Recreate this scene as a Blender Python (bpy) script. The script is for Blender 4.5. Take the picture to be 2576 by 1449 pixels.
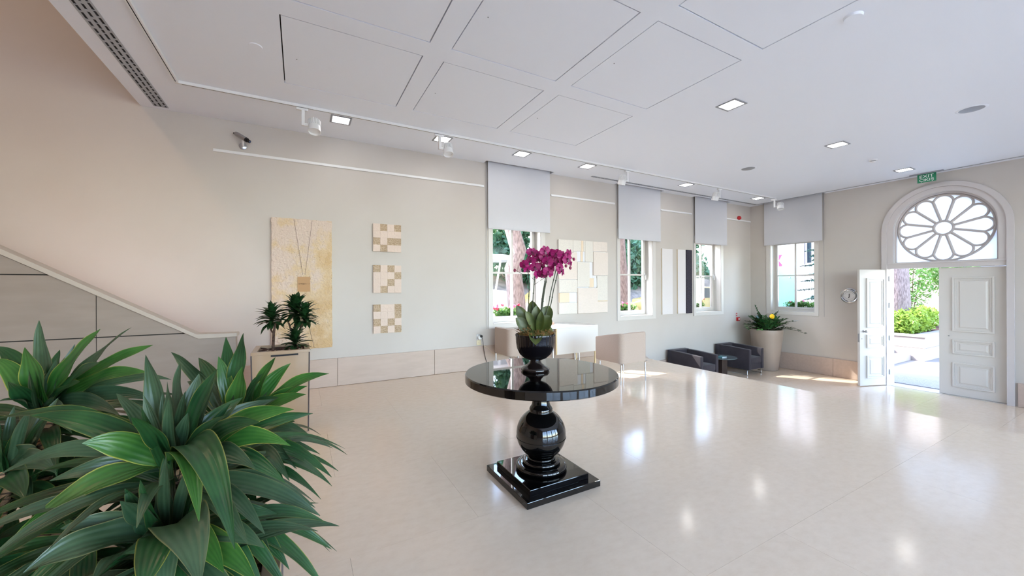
import bpy, bmesh, math, random
from mathutils import Vector, Matrix
from mathutils.geometry import tessellate_polygon
R = math.radians
scene = bpy.context.scene
for o in list(bpy.data.objects):
    bpy.data.objects.remove(o)
col = scene.collection

# ------------------------------------------------------------------ camera
TH = R(61.2)
FPX = 970.0
CAMH = 1.45
cam_d = bpy.data.cameras.new('camera')
cam = bpy.data.objects.new('camera', cam_d)
col.objects.link(cam)
cam_d.sensor_width = 36.0
cam_d.lens = FPX / 2576 * 36.0
cam_d.shift_y = -2.9 / 2576
cam_d.clip_start = 0.03
cam_d.clip_end = 300
cam.matrix_world = Matrix.Translation((0, 0, CAMH)) @ Matrix.Rotation(TH - R(90), 4, 'Z') @ Matrix.Rotation(R(90), 4, 'X') @ Matrix.Rotation(-0.0043, 4, 'Z')
scene.camera = cam

# ------------------------------------------------------------------ light and exposure
SUN_DIR = Vector((0.70, -1.0, -1.2)).normalized()
SUN_STRENGTH = 2.4
SKY_STRENGTH = 0.62
LAMP = 5.0
EXPOSURE = 2.25
world = bpy.data.worlds.new('sky')
scene.world = world
world.use_nodes = True
wn = world.node_tree.nodes
wl = world.node_tree.links
wn.clear()
w_out = wn.new('ShaderNodeOutputWorld')
w_bg = wn.new('ShaderNodeBackground')
w_sky = wn.new('ShaderNodeTexSky')
w_sky.sky_type = 'NISHITA'
w_sky.sun_disc = False
w_sky.sun_elevation = math.asin(-SUN_DIR.z)
w_sky.sun_rotation = math.atan2(-SUN_DIR.x, -SUN_DIR.y)
w_sky.air_density = 1.0
w_sky.dust_density = 1.0
w_sky.ozone_density = 1.0
w_bg.inputs['Strength'].default_value = SKY_STRENGTH
w_wb = wn.new('ShaderNodeMix')          # camera white balance
w_wb.data_type = 'RGBA'
w_wb.blend_type = 'MULTIPLY'
w_wb.inputs['Factor'].default_value = 1.0
w_wb.inputs[7].default_value = (1.06, 0.99, 0.98, 1)
wl.new(w_sky.outputs['Color'], w_wb.inputs[6])
wl.new(w_wb.outputs[2], w_bg.inputs['Color'])
wl.new(w_bg.outputs['Background'], w_out.inputs['Surface'])
sun_d = bpy.data.lights.new('sun', 'SUN')
sun_d.energy = SUN_STRENGTH
sun_d.angle = R(0.6)
sun_d.color = (1.0, 0.95, 0.87)
sun = bpy.data.objects.new('sun', sun_d)
sun.rotation_euler = SUN_DIR.to_track_quat('-Z', 'Y').to_euler()
sun.location = (0, 12, 12)
col.objects.link(sun)
vs = scene.view_settings
vs.view_transform = 'Standard'
vs.look = 'None'
vs.gamma = 1.0
vs.use_curve_mapping = False
vs.exposure = EXPOSURE
cy = scene.cycles
cy.use_denoising = True
cy.max_bounces = 8
cy.diffuse_bounces = 5
cy.glossy_bounces = 4
cy.use_adaptive_sampling = True
cy.adaptive_threshold = 0.02
cy.transmission_bounces = 6
cy.transparent_max_bounces = 12
cy.caustics_reflective = False
cy.caustics_refractive = False
cy.sample_clamp_indirect = 8.0

# ------------------------------------------------------------------ helpers: materials
def S(r, g, b):
    f = lambda c: ((c / 255 + 0.055) / 1.055) ** 2.4 if c > 10 else c / 255 / 12.92
    return (f(r), f(g), f(b), 1.0)

def mat(name, c, rough=0.5, metal=0.0, var=None, bump=None, ior=1.5, coat=0.0, emit=None, stretch=None, spec=None, sheen=0.0):
    m = bpy.data.materials.new(name)
    m.use_nodes = True
    nt = m.node_tree
    b = nt.nodes['Principled BSDF']
    b.inputs['Base Color'].default_value = c
    b.inputs['Roughness'].default_value = rough
    b.inputs['Metallic'].default_value = metal
    b.inputs['IOR'].default_value = ior
    if spec is not None:
        b.inputs['Specular IOR Level'].default_value = spec
    if coat:
        b.inputs['Coat Weight'].default_value = coat
        b.inputs['Coat Roughness'].default_value = 0.03
    if sheen:
        b.inputs['Sheen Weight'].default_value = sheen
    if emit:
        b.inputs['Emission Color'].default_value = emit[0]
        b.inputs['Emission Strength'].default_value = emit[1]
    vec = None
    if var or bump:
        tc = nt.nodes.new('ShaderNodeTexCoord')
        vec = tc.outputs['Object']
        if stretch:
            mp = nt.nodes.new('ShaderNodeMapping')
            mp.inputs['Scale'].default_value = stretch
            nt.links.new(vec, mp.inputs['Vector'])
            vec = mp.outputs['Vector']
    if var:  # (second colour, noise scale, low, high)
        nz = nt.nodes.new('ShaderNodeTexNoise')
        nz.inputs['Scale'].default_value = var[1]
        nz.inputs['Detail'].default_value = 6
        nt.links.new(vec, nz.inputs['Vector'])
        rp = nt.nodes.new('ShaderNodeValToRGB')
        rp.color_ramp.elements[0].position = var[2]
        rp.color_ramp.elements[1].position = var[3]
        rp.color_ramp.elements[0].color = c
        rp.color_ramp.elements[1].color = var[0]
        nt.links.new(nz.outputs['Fac'], rp.inputs['Fac'])
        nt.links.new(rp.outputs['Color'], b.inputs['Base Color'])
    if bump:  # (scale, strength)
        nz2 = nt.nodes.new('ShaderNodeTexNoise')
        nz2.inputs['Scale'].default_value = bump[0]
        nz2.inputs['Detail'].default_value = 5
        nt.links.new(vec, nz2.inputs['Vector'])
        bp = nt.nodes.new('ShaderNodeBump')
        bp.inputs['Strength'].default_value = bump[1]
        bp.inputs['Distance'].default_value = 0.02
        nt.links.new(nz2.outputs['Fac'], bp.inputs['Height'])
        nt.links.new(bp.outputs['Normal'], b.inputs['Normal'])
    return m

def glass_mat(name, tint=(1, 1, 1, 1), refl=1.0):
    m = bpy.data.materials.new(name)
    m.use_nodes = True
    nt = m.node_tree
    nt.nodes.clear()
    out = nt.nodes.new('ShaderNodeOutputMaterial')
    mix = nt.nodes.new('ShaderNodeMixShader')
    tr = nt.nodes.new('ShaderNodeBsdfTransparent')
    gl = nt.nodes.new('ShaderNodeBsdfGlossy')
    fr = nt.nodes.new('ShaderNodeFresnel')
    fr.inputs['IOR'].default_value = 1.2 * refl
    tr.inputs['Color'].default_value = tint
    gl.inputs['Roughness'].default_value = 0.01
    nt.links.new(fr.outputs['Fac'], mix.inputs['Fac'])
    nt.links.new(tr.outputs['BSDF'], mix.inputs[1])
    nt.links.new(gl.outputs['BSDF'], mix.inputs[2])
    nt.links.new(mix.outputs['Shader'], out.inputs['Surface'])
    return m

def translucent_mat(name, c, ct, fac, rough=0.6):
    m = bpy.data.materials.new(name)
    m.use_nodes = True
    nt = m.node_tree
    b = nt.nodes['Principled BSDF']
    b.inputs['Base Color'].default_value = c
    b.inputs['Roughness'].default_value = rough
    out = nt.nodes['Material Output']
    t = nt.nodes.new('ShaderNodeBsdfTranslucent')
    t.inputs['Color'].default_value = ct
    mix = nt.nodes.new('ShaderNodeMixShader')
    mix.inputs['Fac'].default_value = fac
    nt.links.new(b.outputs['BSDF'], mix.inputs[1])
    nt.links.new(t.outputs['BSDF'], mix.inputs[2])
    nt.links.new(mix.outputs['Shader'], out.inputs['Surface'])
    return m

def leaf_mat(name, c1, c2, edge, rough=0.38, stripes=9.0, edge_w=0.035, trans=0.12):
    """Leaf with lengthwise stripes and a paler margin, read from the leaf's own UV map."""
    m = bpy.data.materials.new(name)
    m.use_nodes = True
    nt = m.node_tree
    b = nt.nodes['Principled BSDF']
    b.inputs['Roughness'].default_value = rough
    uv = nt.nodes.new('ShaderNodeUVMap')
    sep = nt.nodes.new('ShaderNodeSeparateXYZ')
    nt.links.new(uv.outputs['UV'], sep.inputs[0])
    mul = nt.nodes.new('ShaderNodeMath'); mul.operation = 'MULTIPLY'; mul.inputs[1].default_value = stripes * 6.283
    nt.links.new(sep.outputs['X'], mul.inputs[0])
    sn = nt.nodes.new('ShaderNodeMath'); sn.operation = 'SINE'
    nt.links.new(mul.outputs[0], sn.inputs[0])
    tc = nt.nodes.new('ShaderNodeTexCoord')
    nz = nt.nodes.new('ShaderNodeTexNoise'); nz.inputs['Scale'].default_value = 9.0; nz.inputs['Detail'].default_value = 4
    nt.links.new(tc.outputs['Object'], nz.inputs['Vector'])
    ma = nt.nodes.new('ShaderNodeMath'); ma.operation = 'MULTIPLY_ADD'; ma.inputs[1].default_value = 0.06
    nt.links.new(sn.outputs[0], ma.inputs[0]); nt.links.new(nz.outputs['Fac'], ma.inputs[2])
    rp = nt.nodes.new('ShaderNodeValToRGB')
    rp.color_ramp.elements[0].position = 0.3; rp.color_ramp.elements[0].color = c1
    rp.color_ramp.elements[1].position = 0.75; rp.color_ramp.elements[1].color = c2
    nt.links.new(ma.outputs[0], rp.inputs['Fac'])
    # distance from the margin
    sb = nt.nodes.new('ShaderNodeMath'); sb.operation = 'SUBTRACT'; sb.inputs[1].default_value = 0.5
    nt.links.new(sep.outputs['X'], sb.inputs[0])
    ab = nt.nodes.new('ShaderNodeMath'); ab.operation = 'ABSOLUTE'
    nt.links.new(sb.outputs[0], ab.inputs[0])
    nz2 = nt.nodes.new('ShaderNodeTexNoise'); nz2.inputs['Scale'].default_value = 5.0
    nt.links.new(tc.outputs['Object'], nz2.inputs['Vector'])
    m3 = nt.nodes.new('ShaderNodeMath'); m3.operation = 'MULTIPLY_ADD'; m3.inputs[1].default_value = 0.09; 
    nt.links.new(nz2.outputs['Fac'], m3.inputs[0]); nt.links.new(ab.outputs[0], m3.inputs[2])
    gt = nt.nodes.new('ShaderNodeMapRange')
    gt.inputs['From Min'].default_value = 0.545 - edge_w; gt.inputs['From Max'].default_value = 0.55
    nt.links.new(m3.outputs[0], gt.inputs['Value'])
    mx = nt.nodes.new('ShaderNodeMix'); mx.data_type = 'RGBA'
    nt.links.new(gt.outputs[0], mx.inputs['Factor'])
    nt.links.new(rp.outputs['Color'], mx.inputs[6]); mx.inputs[7].default_value = edge
    nt.links.new(mx.outputs[2], b.inputs['Base Color'])
    bp = nt.nodes.new('ShaderNodeBump'); bp.inputs['Strength'].default_value = 0.14; bp.inputs['Distance'].default_value = 0.004
    nt.links.new(sn.outputs[0], bp.inputs['Height'])
    nt.links.new(bp.outputs['Normal'], b.inputs['Normal'])
    if trans:
        out = nt.nodes['Material Output']
        t = nt.nodes.new('ShaderNodeBsdfTranslucent')
        nt.links.new(mx.outputs[2], t.inputs['Color'])
        ms = nt.nodes.new('ShaderNodeMixShader'); ms.inputs['Fac'].default_value = trans
        nt.links.new(b.outputs['BSDF'], ms.inputs[1]); nt.links.new(t.outputs['BSDF'], ms.inputs[2])
        nt.links.new(ms.outputs['Shader'], out.inputs['Surface'])
    return m

MAT = {}
MAT['wall'] = mat('wall_paint', S(200, 194, 188), 0.75, var=(S(197, 190, 183), 1.3, 0.35, 0.7))
MAT['ceiling'] = mat('ceiling_paint', S(238, 242, 250), 0.6)
MAT['trim'] = mat('white_trim_paint', S(212, 208, 203), 0.4)
MAT['arch'] = mat('arch_trim_paint', S(202, 196, 195), 0.5)
MAT['joint'] = mat('dark_joint', S(40, 37, 33), 0.9)
MAT['groove'] = mat('tile_joint', S(206, 190, 170), 0.7)
def stone_floor():
    m = mat('polished_limestone', S(222, 204, 182), 0.13, ior=1.52)
    nt = m.node_tree; b = nt.nodes['Principled BSDF']
    tc = nt.nodes.new('ShaderNodeTexCoord')
    mp = nt.nodes.new('ShaderNodeMapping'); mp.inputs['Scale'].default_value = (4.0, 6.5, 3.0); mp.inputs['Rotation'].default_value = (0, 0, 0.25)
    nt.links.new(tc.outputs['Object'], mp.inputs['Vector'])
    nz = nt.nodes.new('ShaderNodeTexNoise'); nz.inputs['Scale'].default_value = 3.0; nz.inputs['Detail'].default_value = 9; nz.inputs['Roughness'].default_value = 0.65
    nt.links.new(mp.outputs['Vector'], nz.inputs['Vector'])
    oi = nt.nodes.new('ShaderNodeObjectInfo')
    ad = nt.nodes.new('ShaderNodeMath'); ad.operation = 'MULTIPLY_ADD'; ad.inputs[1].default_value = 0.08
    nt.links.new(oi.outputs['Random'], ad.inputs[0]); nt.links.new(nz.outputs['Fac'], ad.inputs[2])
    rp = nt.nodes.new('ShaderNodeValToRGB')
    e = rp.color_ramp.elements
    e[0].position = 0.32; e[0].color = S(220, 199, 176)
    e[1].position = 0.8; e[1].color = S(229, 210, 189)
    k = e.new(0.55); k.color = S(225, 205, 183)
    nt.links.new(ad.outputs[0], rp.inputs['Fac'])
    nt.links.new(rp.outputs['Color'], b.inputs['Base Color'])
    return m
MAT['floor'] = stone_floor()
MAT['skirting'] = mat('limestone_skirting', S(192, 173, 161), 0.42, var=(S(184, 165, 152), 6.0, 0.35, 0.7), stretch=(0.6, 3, 3))
MAT['stair_stone'] = mat('grey_stair_stone', S(152, 138, 128), 0.4, var=(S(143, 129, 119), 5.0, 0.35, 0.7), stretch=(0.5, 2, 2))
MAT['stair_cap'] = mat('stair_cap_stone', S(182, 170, 158), 0.4)
MAT['step'] = mat('pink_stone_step', S(206, 164, 146), 0.5)  # hidden steps, pink chosen to tint the light bounced onto the wall
MAT['blind'] = translucent_mat('blind_fabric', S(230, 230, 234), S(232, 234, 240), 0.3)
MAT['glass'] = glass_mat('window_glass', (0.94, 0.98, 0.97, 1))
MAT['frosted'] = translucent_mat('frosted_glass', S(196, 202, 208), S(212, 218, 225), 0.8, 0.25)
MAT['lead'] = mat('grey_tracery_paint', S(186, 180, 178), 0.5)
MAT['black_lacquer'] = mat('black_lacquer', S(5, 5, 6), 0.025, ior=1.62)
MAT['urn'] = mat('dark_glazed_urn', S(10, 8, 12), 0.1, ior=1.5, bump=(160, 0.05))
MAT['urn_foot'] = mat('dark_urn_foot', S(26, 19, 18), 0.12, ior=1.6)
MAT['velvet'] = mat('charcoal_velvet', S(50, 44, 53), 0.85, var=(S(38, 33, 41), 5.0, 0.3, 0.7), sheen=0.12)
MAT['taupe'] = mat('taupe_fabric', S(184, 165, 152), 0.85, var=(S(173, 154, 141), 140.0, 0.3, 0.7))
MAT['chrome'] = mat('chrome', S(205, 207, 210), 0.14, 1.0)
MAT['steel'] = mat('satin_steel', S(178, 178, 180), 0.3, 1.0)
MAT['white_lam'] = mat('white_laminate', S(228, 226, 222), 0.35)
MAT['ply'] = mat('plywood_edge', S(226, 205, 160), 0.5)
MAT['planter'] = mat('champagne_planter', S(172, 146, 118), 0.32, var=(S(156, 130, 104), 2.0, 0.3, 0.7), coat=0.2)
MAT['planter_edge'] = mat('dark_planter_edge', S(84, 78, 80), 0.4)
MAT['soil'] = mat('brown_soil', S(74, 46, 38), 0.95, var=(S(44, 27, 23), 30, 0.35, 0.65), bump=(60, 1.0))
MAT['pot'] = mat('greige_pot', S(158, 142, 130), 0.45)
MAT['cane'] = mat('tan_cane_bark', S(190, 150, 112), 0.8, var=(S(120, 88, 62), 30, 0.4, 0.6))
MAT['cane_ring'] = mat('dark_cane_ring', S(88, 66, 50), 0.85)
MAT['leaf_big'] = leaf_mat('dracaena_leaf', S(22, 56, 30), S(46, 86, 46), S(150, 146, 66), 0.3, 5.0, 0.03)
MAT['leaf_bright'] = leaf_mat('young_dracaena_leaf', S(34, 78, 30), S(70, 112, 48), S(170, 166, 74), 0.32, 5.0, 0.04)
MAT['leaf_dull'] = leaf_mat('old_dracaena_leaf', S(40, 66, 44), S(72, 94, 66), S(140, 134, 86), 0.34, 5.0, 0.03)
MAT['leaf_small'] = leaf_mat('compact_dracaena_leaf', S(16, 44, 24), S(44, 80, 42), S(60, 92, 50), 0.3, 2.0, 0.01)
MAT['leaf_zz'] = mat('zamioculcas_leaf', S(38, 76, 44), 0.25, var=(S(70, 112, 62), 12, 0.35, 0.7))
MAT['leaf_orchid'] = leaf_mat('orchid_leaf', S(46, 58, 22), S(90, 98, 42), S(104, 110, 54), 0.4, 1.0, 0.01)
MAT['stem'] = mat('dark_green_stem', S(52, 58, 36), 0.5)
MAT['bark_small'] = mat('brown_small_trunk', S(98, 72, 58), 0.85, var=(S(66, 46, 38), 50, 0.4, 0.6), bump=(80, 0.8))
MAT['moss'] = mat('dry_moss', S(136, 92, 50), 0.95, var=(S(92, 84, 38), 22, 0.4, 0.6))
def petal_mat():
    m = leaf_mat('magenta_petal', S(140, 8, 84), S(176, 18, 110), S(214, 96, 160), 0.5, 3.0, 0.012, 0.25)
    return m
MAT['petal'] = petal_mat()
MAT['lip'] = mat('dark_orchid_lip', S(96, 4, 56), 0.45)
MAT['bud'] = mat('orchid_bud', S(134, 46, 76), 0.5)
MAT['plastic_white'] = mat('white_plastic', S(232, 232, 232), 0.4)
MAT['metal_grey'] = mat('grey_metal_frame', S(150, 152, 158), 0.4, 0.3)
MAT['slot_dark'] = mat('dark_slot', S(26, 28, 34), 0.8)
MAT['blade'] = mat('slot_blade', S(168, 172, 178), 0.4)
MAT['black'] = mat('black_plastic', S(18, 18, 20), 0.4)
MAT['lens'] = mat('blue_lens', S(20, 60, 110), 0.05, coat=1.0)
MAT['red'] = mat('red_plastic', S(186, 24, 32), 0.4)
MAT['green_sign'] = mat('green_sign', S(16, 124, 84), 0.5)
MAT['sign_text'] = mat('sign_lettering', S(235, 240, 236), 0.5)
def plaster():
    m = mat('plaster_relief', S(222, 208, 194), 0.9, bump=(34, 0.8))
    nt = m.node_tree; b = nt.nodes['Principled BSDF']
    tc = nt.nodes.new('ShaderNodeTexCoord'); sp_ = nt.nodes.new('ShaderNodeSeparateXYZ')
    nt.links.new(tc.outputs['Generated'], sp_.inputs[0])
    n1 = nt.nodes.new('ShaderNodeTexNoise'); n1.inputs['Scale'].default_value = 4.2; n1.inputs['Detail'].default_value = 8; n1.inputs['Roughness'].default_value = 0.62
    nt.links.new(tc.outputs['Object'], n1.inputs['Vector'])
    a1 = nt.nodes.new('ShaderNodeMath'); a1.operation = 'MULTIPLY_ADD'; a1.inputs[1].default_value = 0.20
    nt.links.new(sp_.outputs['X'], a1.inputs[0]); nt.links.new(n1.outputs['Fac'], a1.inputs[2])
    a2 = nt.nodes.new('ShaderNodeMath'); a2.operation = 'MULTIPLY_ADD'; a2.inputs[1].default_value = -0.14
    nt.links.new(sp_.outputs['Z'], a2.inputs[0]); nt.links.new(a1.outputs[0], a2.inputs[2])
    rp = nt.nodes.new('ShaderNodeValToRGB'); e = rp.color_ramp.elements
    e[0].position = 0.46; e[0].color = S(214, 196, 182); e[1].position = 0.70; e[1].color = S(204, 174, 132)
    k = e.new(0.57); k.color = S(214, 191, 158)
    nt.links.new(a2.outputs[0], rp.inputs['Fac'])
    n2 = nt.nodes.new('ShaderNodeTexNoise'); n2.inputs['Scale'].default_value = 70; n2.inputs['Detail'].default_value = 3
    nt.links.new(tc.outputs['Object'], n2.inputs['Vector'])
    r2 = nt.nodes.new('ShaderNodeMapRange'); r2.inputs['From Min'].default_value = 0.66; r2.inputs['From Max'].default_value = 0.74
    nt.links.new(n2.outputs['Fac'], r2.inputs['Value'])
    mx = nt.nodes.new('ShaderNodeMix'); mx.data_type = 'RGBA'; mx.inputs[7].default_value = S(140, 118, 96)
    nt.links.new(r2.outputs[0], mx.inputs['Factor']); nt.links.new(rp.outputs['Color'], mx.inputs[6])
    nt.links.new(mx.outputs[2], b.inputs['Base Color'])
    return m
MAT['plaster_art'] = plaster()
MAT['tile_smooth'] = mat('smooth_relief_tile', S(218, 199, 186), 0.85, bump=(40, 0.25))
MAT['tile_rough'] = mat('rough_relief_tile', S(216, 194, 168), 0.95, var=(S(190, 164, 134), 60, 0.4, 0.6), bump=(110, 1.0))
MAT['kraft'] = mat('kraft_card', S(186, 148, 108), 0.8)
MAT['ink'] = mat('dark_ink', S(38, 26, 28), 0.8)
MAT['string'] = mat('grey_string', S(120, 104, 96), 0.8)
MAT['paper'] = mat('ruled_paper', S(226, 221, 212), 0.85, var=(S(214, 209, 202), 90, 0.4, 0.65), stretch=(0.4, 1, 2.2))
MAT['paper2'] = mat('ruled_paper_warm', S(228, 217, 208), 0.85, var=(S(219, 209, 200), 80, 0.4, 0.65), stretch=(0.3, 1, 2.5))
MAT['paper_white'] = mat('white_paper', S(228, 228, 232), 0.8)
MAT['peach'] = mat('peach_paper', S(230, 212, 188), 0.8)
MAT['ochre'] = mat('ochre_canvas_edge', S(222, 206, 178), 0.8)
MAT['canvas_white'] = mat('white_canvas', S(226, 222, 222), 0.85, bump=(120, 0.3))
MAT['canvas_black'] = mat('black_canvas', S(44, 40, 50), 0.8, var=(S(60, 55, 68), 40, 0.4, 0.6), bump=(60, 0.5))
MAT['cream_plate'] = mat('cream_socket_plate', S(226, 214, 180), 0.5)
MAT['teal_book'] = mat('teal_book_cover', S(70, 130, 138), 0.5)
MAT['table_glass'] = mat('smoked_glass_top', S(92, 104, 108), 0.06, ior=1.5)
MAT['dark_wood'] = mat('dark_wood', S(52, 40, 38), 0.4)
MAT['yellow'] = mat('yellow_bloom', S(240, 196, 20), 0.6)
MAT['pink_card'] = mat('salmon_card', S(226, 176, 156), 0.7)
MAT['mat'] = mat('grey_coir_mat', S(150, 146, 146), 0.95, var=(S(130, 126, 126), 60, 0.4, 0.6))
# outside
MAT['pave'] = mat('pale_paving', S(146, 139, 132), 0.8, var=(S(134, 127, 120), 1.5, 0.35, 0.7))
MAT['pave_rear'] = mat('pale_rear_terrace', S(206, 203, 199), 0.8, var=(S(196, 193, 189), 1.5, 0.35, 0.7))  # unseen ground, pale tone chosen to reflect light onto the ceiling
MAT['white_stone'] = mat('white_stone', S(158, 149, 143), 0.7, var=(S(146, 136, 130), 2.0, 0.4, 0.7))
MAT['earth'] = mat('earth_bank', S(142, 130, 120), 0.95, var=(S(104, 96, 88), 3.0, 0.4, 0.65), bump=(8, 1.0))
MAT['pine_bark'] = mat('pine_bark', S(138, 122, 117), 0.95, var=(S(98, 84, 80), 15.0, 0.36, 0.66), bump=(7, 1.0), stretch=(2.2, 2.2, 0.6))
MAT['foliage_tree'] = translucent_mat('tree_foliage', S(74, 112, 84), S(110, 150, 100), 0.3, 0.5)
MAT['foliage_light'] = translucent_mat('light_shrub_foliage', S(138, 166, 66), S(168, 190, 80), 0.35, 0.5)
MAT['foliage_mid'] = translucent_mat('mid_shrub_foliage', S(86, 128, 58), S(120, 160, 70), 0.3, 0.5)
MAT['foliage_fir'] = mat('fir_needles', S(70, 104, 96), 0.7)
MAT['bloom_pink'] = mat('pink_blooms', S(226, 120, 160), 0.6)
MAT['bloom_red'] = mat('red_blooms', S(196, 36, 66), 0.6)
MAT['taxi'] = mat('yellow_car_paint', S(190, 166, 104), 0.25, coat=0.5)
MAT['van'] = mat('white_car_paint', S(226, 228, 232), 0.25, coat=0.5)
MAT['tyre'] = mat('rubber', S(34, 34, 36), 0.8)
MAT['car_glass'] = mat('dark_car_glass', S(52, 62, 70), 0.05)
MAT['teal_glass'] = mat('teal_glass_screen', S(92, 158, 156), 0.15)
MAT['grey_render'] = mat('grey_render', S(150, 144, 146), 0.8, var=(S(136, 130, 132), 1.2, 0.4, 0.7))
MAT['dark_slate'] = mat('dark_louvre', S(86, 92, 100), 0.6)
MAT['sign_red'] = mat('red_banner', S(214, 40, 84), 0.6)
MAT['sign_white'] = mat('white_banner', S(236, 236, 238), 0.6)
def lamp_mat():
    m = bpy.data.materials.new('lit_diffuser')
    m.use_nodes = True
    nt = m.node_tree
    nt.nodes.clear()
    out = nt.nodes.new('ShaderNodeOutputMaterial')
    e = nt.nodes.new('ShaderNodeEmission')
    e.inputs['Color'].default_value = (1.0, 0.97, 0.93, 1)
    e.inputs['Strength'].default_value = LAMP
    nt.links.new(e.outputs[0], out.inputs['Surface'])
    return m
MAT['lamp'] = lamp_mat()

# ------------------------------------------------------------------ helpers: geometry
class MB:
    def __init__(self, M=None):
        self.v = []; self.f = []; self.uv = None; self.M = M
    def add(self, verts, faces):
        n = len(self.v)
        for p in verts:
            p = Vector(p)
            self.v.append(self.M @ p if self.M else p)
        for f in faces:
            self.f.append(tuple(i + n for i in f))
        return self
    def box(self, x0, x1, y0, y1, z0, z1):
        return self.add([(x0, y0, z0), (x1, y0, z0), (x1, y1, z0), (x0, y1, z0), (x0, y0, z1), (x1, y0, z1), (x1, y1, z1), (x0, y1, z1)],
                        [(0, 3, 2, 1), (4, 5, 6, 7), (0, 1, 5, 4), (1, 2, 6, 5), (2, 3, 7, 6), (3, 0, 4, 7)])
    def taper(self, cx, cy, z0, z1, a0, b0, a1, b1):
        return self.add([(cx - a0, cy - b0, z0), (cx + a0, cy - b0, z0), (cx + a0, cy + b0, z0), (cx - a0, cy + b0, z0),
                         (cx - a1, cy - b1, z1), (cx + a1, cy - b1, z1), (cx + a1, cy + b1, z1), (cx - a1, cy + b1, z1)],
                        [(0, 3, 2, 1), (4, 5, 6, 7), (0, 1, 5, 4), (1, 2, 6, 5), (2, 3, 7, 6), (3, 0, 4, 7)])
    def lathe(self, prof, c=(0, 0, 0), seg=48, close=True, axis='Z', flute=None):
        vs = []; fs = []
        n = len(prof)
        for i in range(seg):
            a = 2 * math.pi * i / seg
            for r, z in prof:
                rr = r * (1 + (flute[1] * math.cos(flute[0] * a) if flute else 0))
                x, y = rr * math.cos(a), rr * math.sin(a)
                p = (x, y, z) if axis == 'Z' else ((z, x, y) if axis == 'X' else (x, z, y))
                vs.append((c[0] + p[0], c[1] + p[1], c[2] + p[2]))
        for i in range(seg):
            j = (i + 1) % seg
            for k in range(n - 1):
                fs.append((i * n + k, j * n + k, j * n + k + 1, i * n + k + 1))
        if close:
            if prof[0][0] > 1e-6: fs.append(tuple(i * n for i in range(seg))[::-1])
            if prof[-1][0] > 1e-6: fs.append(tuple(i * n + n - 1 for i in range(seg)))
        return self.add(vs, fs)
    def tube(self, pts, rad, seg=8, cap=True):
        pts = [Vector(p) for p in pts]
        if not isinstance(rad, (list, tuple)): rad = [rad] * len(pts)
        vs = []; fs = []
        up = Vector((0, 0, 1))
        t0 = (pts[1] - pts[0]).normalized()
        if abs(t0.dot(up)) > 0.95: up = Vector((1, 0, 0))
        nrm = t0.cross(up).normalized()
        for i, p in enumerate(pts):
            t = (pts[min(i + 1, len(pts) - 1)] - pts[max(i - 1, 0)]).normalized()
            nrm = (nrm - t * nrm.dot(t))
            nrm = nrm.normalized() if nrm.length > 1e-6 else t.orthogonal().normalized()
            bi = t.cross(nrm)
            for k in range(seg):
                a = 2 * math.pi * k / seg
                vs.append(p + (nrm * math.cos(a) + bi * math.sin(a)) * rad[i])
        for i in range(len(pts) - 1):
            for k in range(seg):
                l = (k + 1) % seg
                fs.append((i * seg + k, i * seg + l, (i + 1) * seg + l, (i + 1) * seg + k))
        if cap:
            fs.append(tuple(range(seg))[::-1]); fs.append(tuple(range((len(pts) - 1) * seg, len(pts) * seg)))
        return self.add(vs, fs)
    def plate(self, outer, holes, to3, d):
        loops = [list(outer)] + [list(h) for h in holes]
        flat = [p for l in loops for p in l]
        tris = tessellate_polygon([[Vector((a, b, 0)) for a, b in l] for l in loops])
        n = len(flat)
        vs = [to3(a, b, 0) for a, b in flat] + [to3(a, b, d) for a, b in flat]
        fs = [tuple(t) for t in tris] + [tuple(i + n for i in t[::-1]) for t in tris]
        s = 0
        for l in loops:
            for i in range(len(l)):
                j = (i + 1) % len(l)
                fs.append((s + i, s + j, s + j + n, s + i + n))
            s += len(l)
        return self.add(vs, fs)
    def ball(self, c, r, seg=12, sc=(1, 1, 1)):
        vs = []; fs = []
        rings = max(4, seg // 2)
        for i in range(rings + 1):
            ph = math.pi * i / rings
            for k in range(seg):
                a = 2 * math.pi * k / seg
                vs.append((c[0] + r * sc[0] * math.sin(ph) * math.cos(a), c[1] + r * sc[1] * math.sin(ph) * math.sin(a), c[2] + r * sc[2] * math.cos(ph)))
        for i in range(rings):
            for k in range(seg):
                l = (k + 1) % seg
                fs.append((i * seg + k, (i + 1) * seg + k, (i + 1) * seg + l, i * seg + l))
        return self.add(vs, fs)
    def mesh(self, name, material, off=None, bevel=0, seg=2, smooth=None, weld=True):
        off = Vector(off) if off is not None else Vector((0, 0, 0))
        me = bpy.data.meshes.new(name)
        me.from_pydata([tuple(p - off) for p in self.v], [], self.f)
        bm = bmesh.new(); bm.from_mesh(me)
        if weld: bmesh.ops.remove_doubles(bm, verts=bm.verts, dist=1e-5)
        bmesh.ops.recalc_face_normals(bm, faces=bm.faces)
        if bevel:
            es = [e for e in bm.edges if len(e.link_faces) == 2 and e.calc_face_angle(0) > 0.5]
            bmesh.ops.bevel(bm, geom=es, offset=bevel, segments=seg, affect='EDGES', profile=0.5, clamp_overlap=True)
        bm.to_mesh(me); bm.free()
        if smooth is not None:
            for p in me.polygons: p.use_smooth = True
            me.set_sharp_from_angle(angle=R(smooth))
        me.materials.append(material)
        return me

def link(name, data, parent=None):
    o = bpy.data.objects.new(name, data)
    col.objects.link(o)
    if parent: o.parent = parent
    return o

def tag(o, label, cat, group=None, kind=None):
    if label: o['label'] = label
    if cat: o['category'] = cat
    if group: o['group'] = group
    if kind: o['kind'] = kind
    return o

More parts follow.
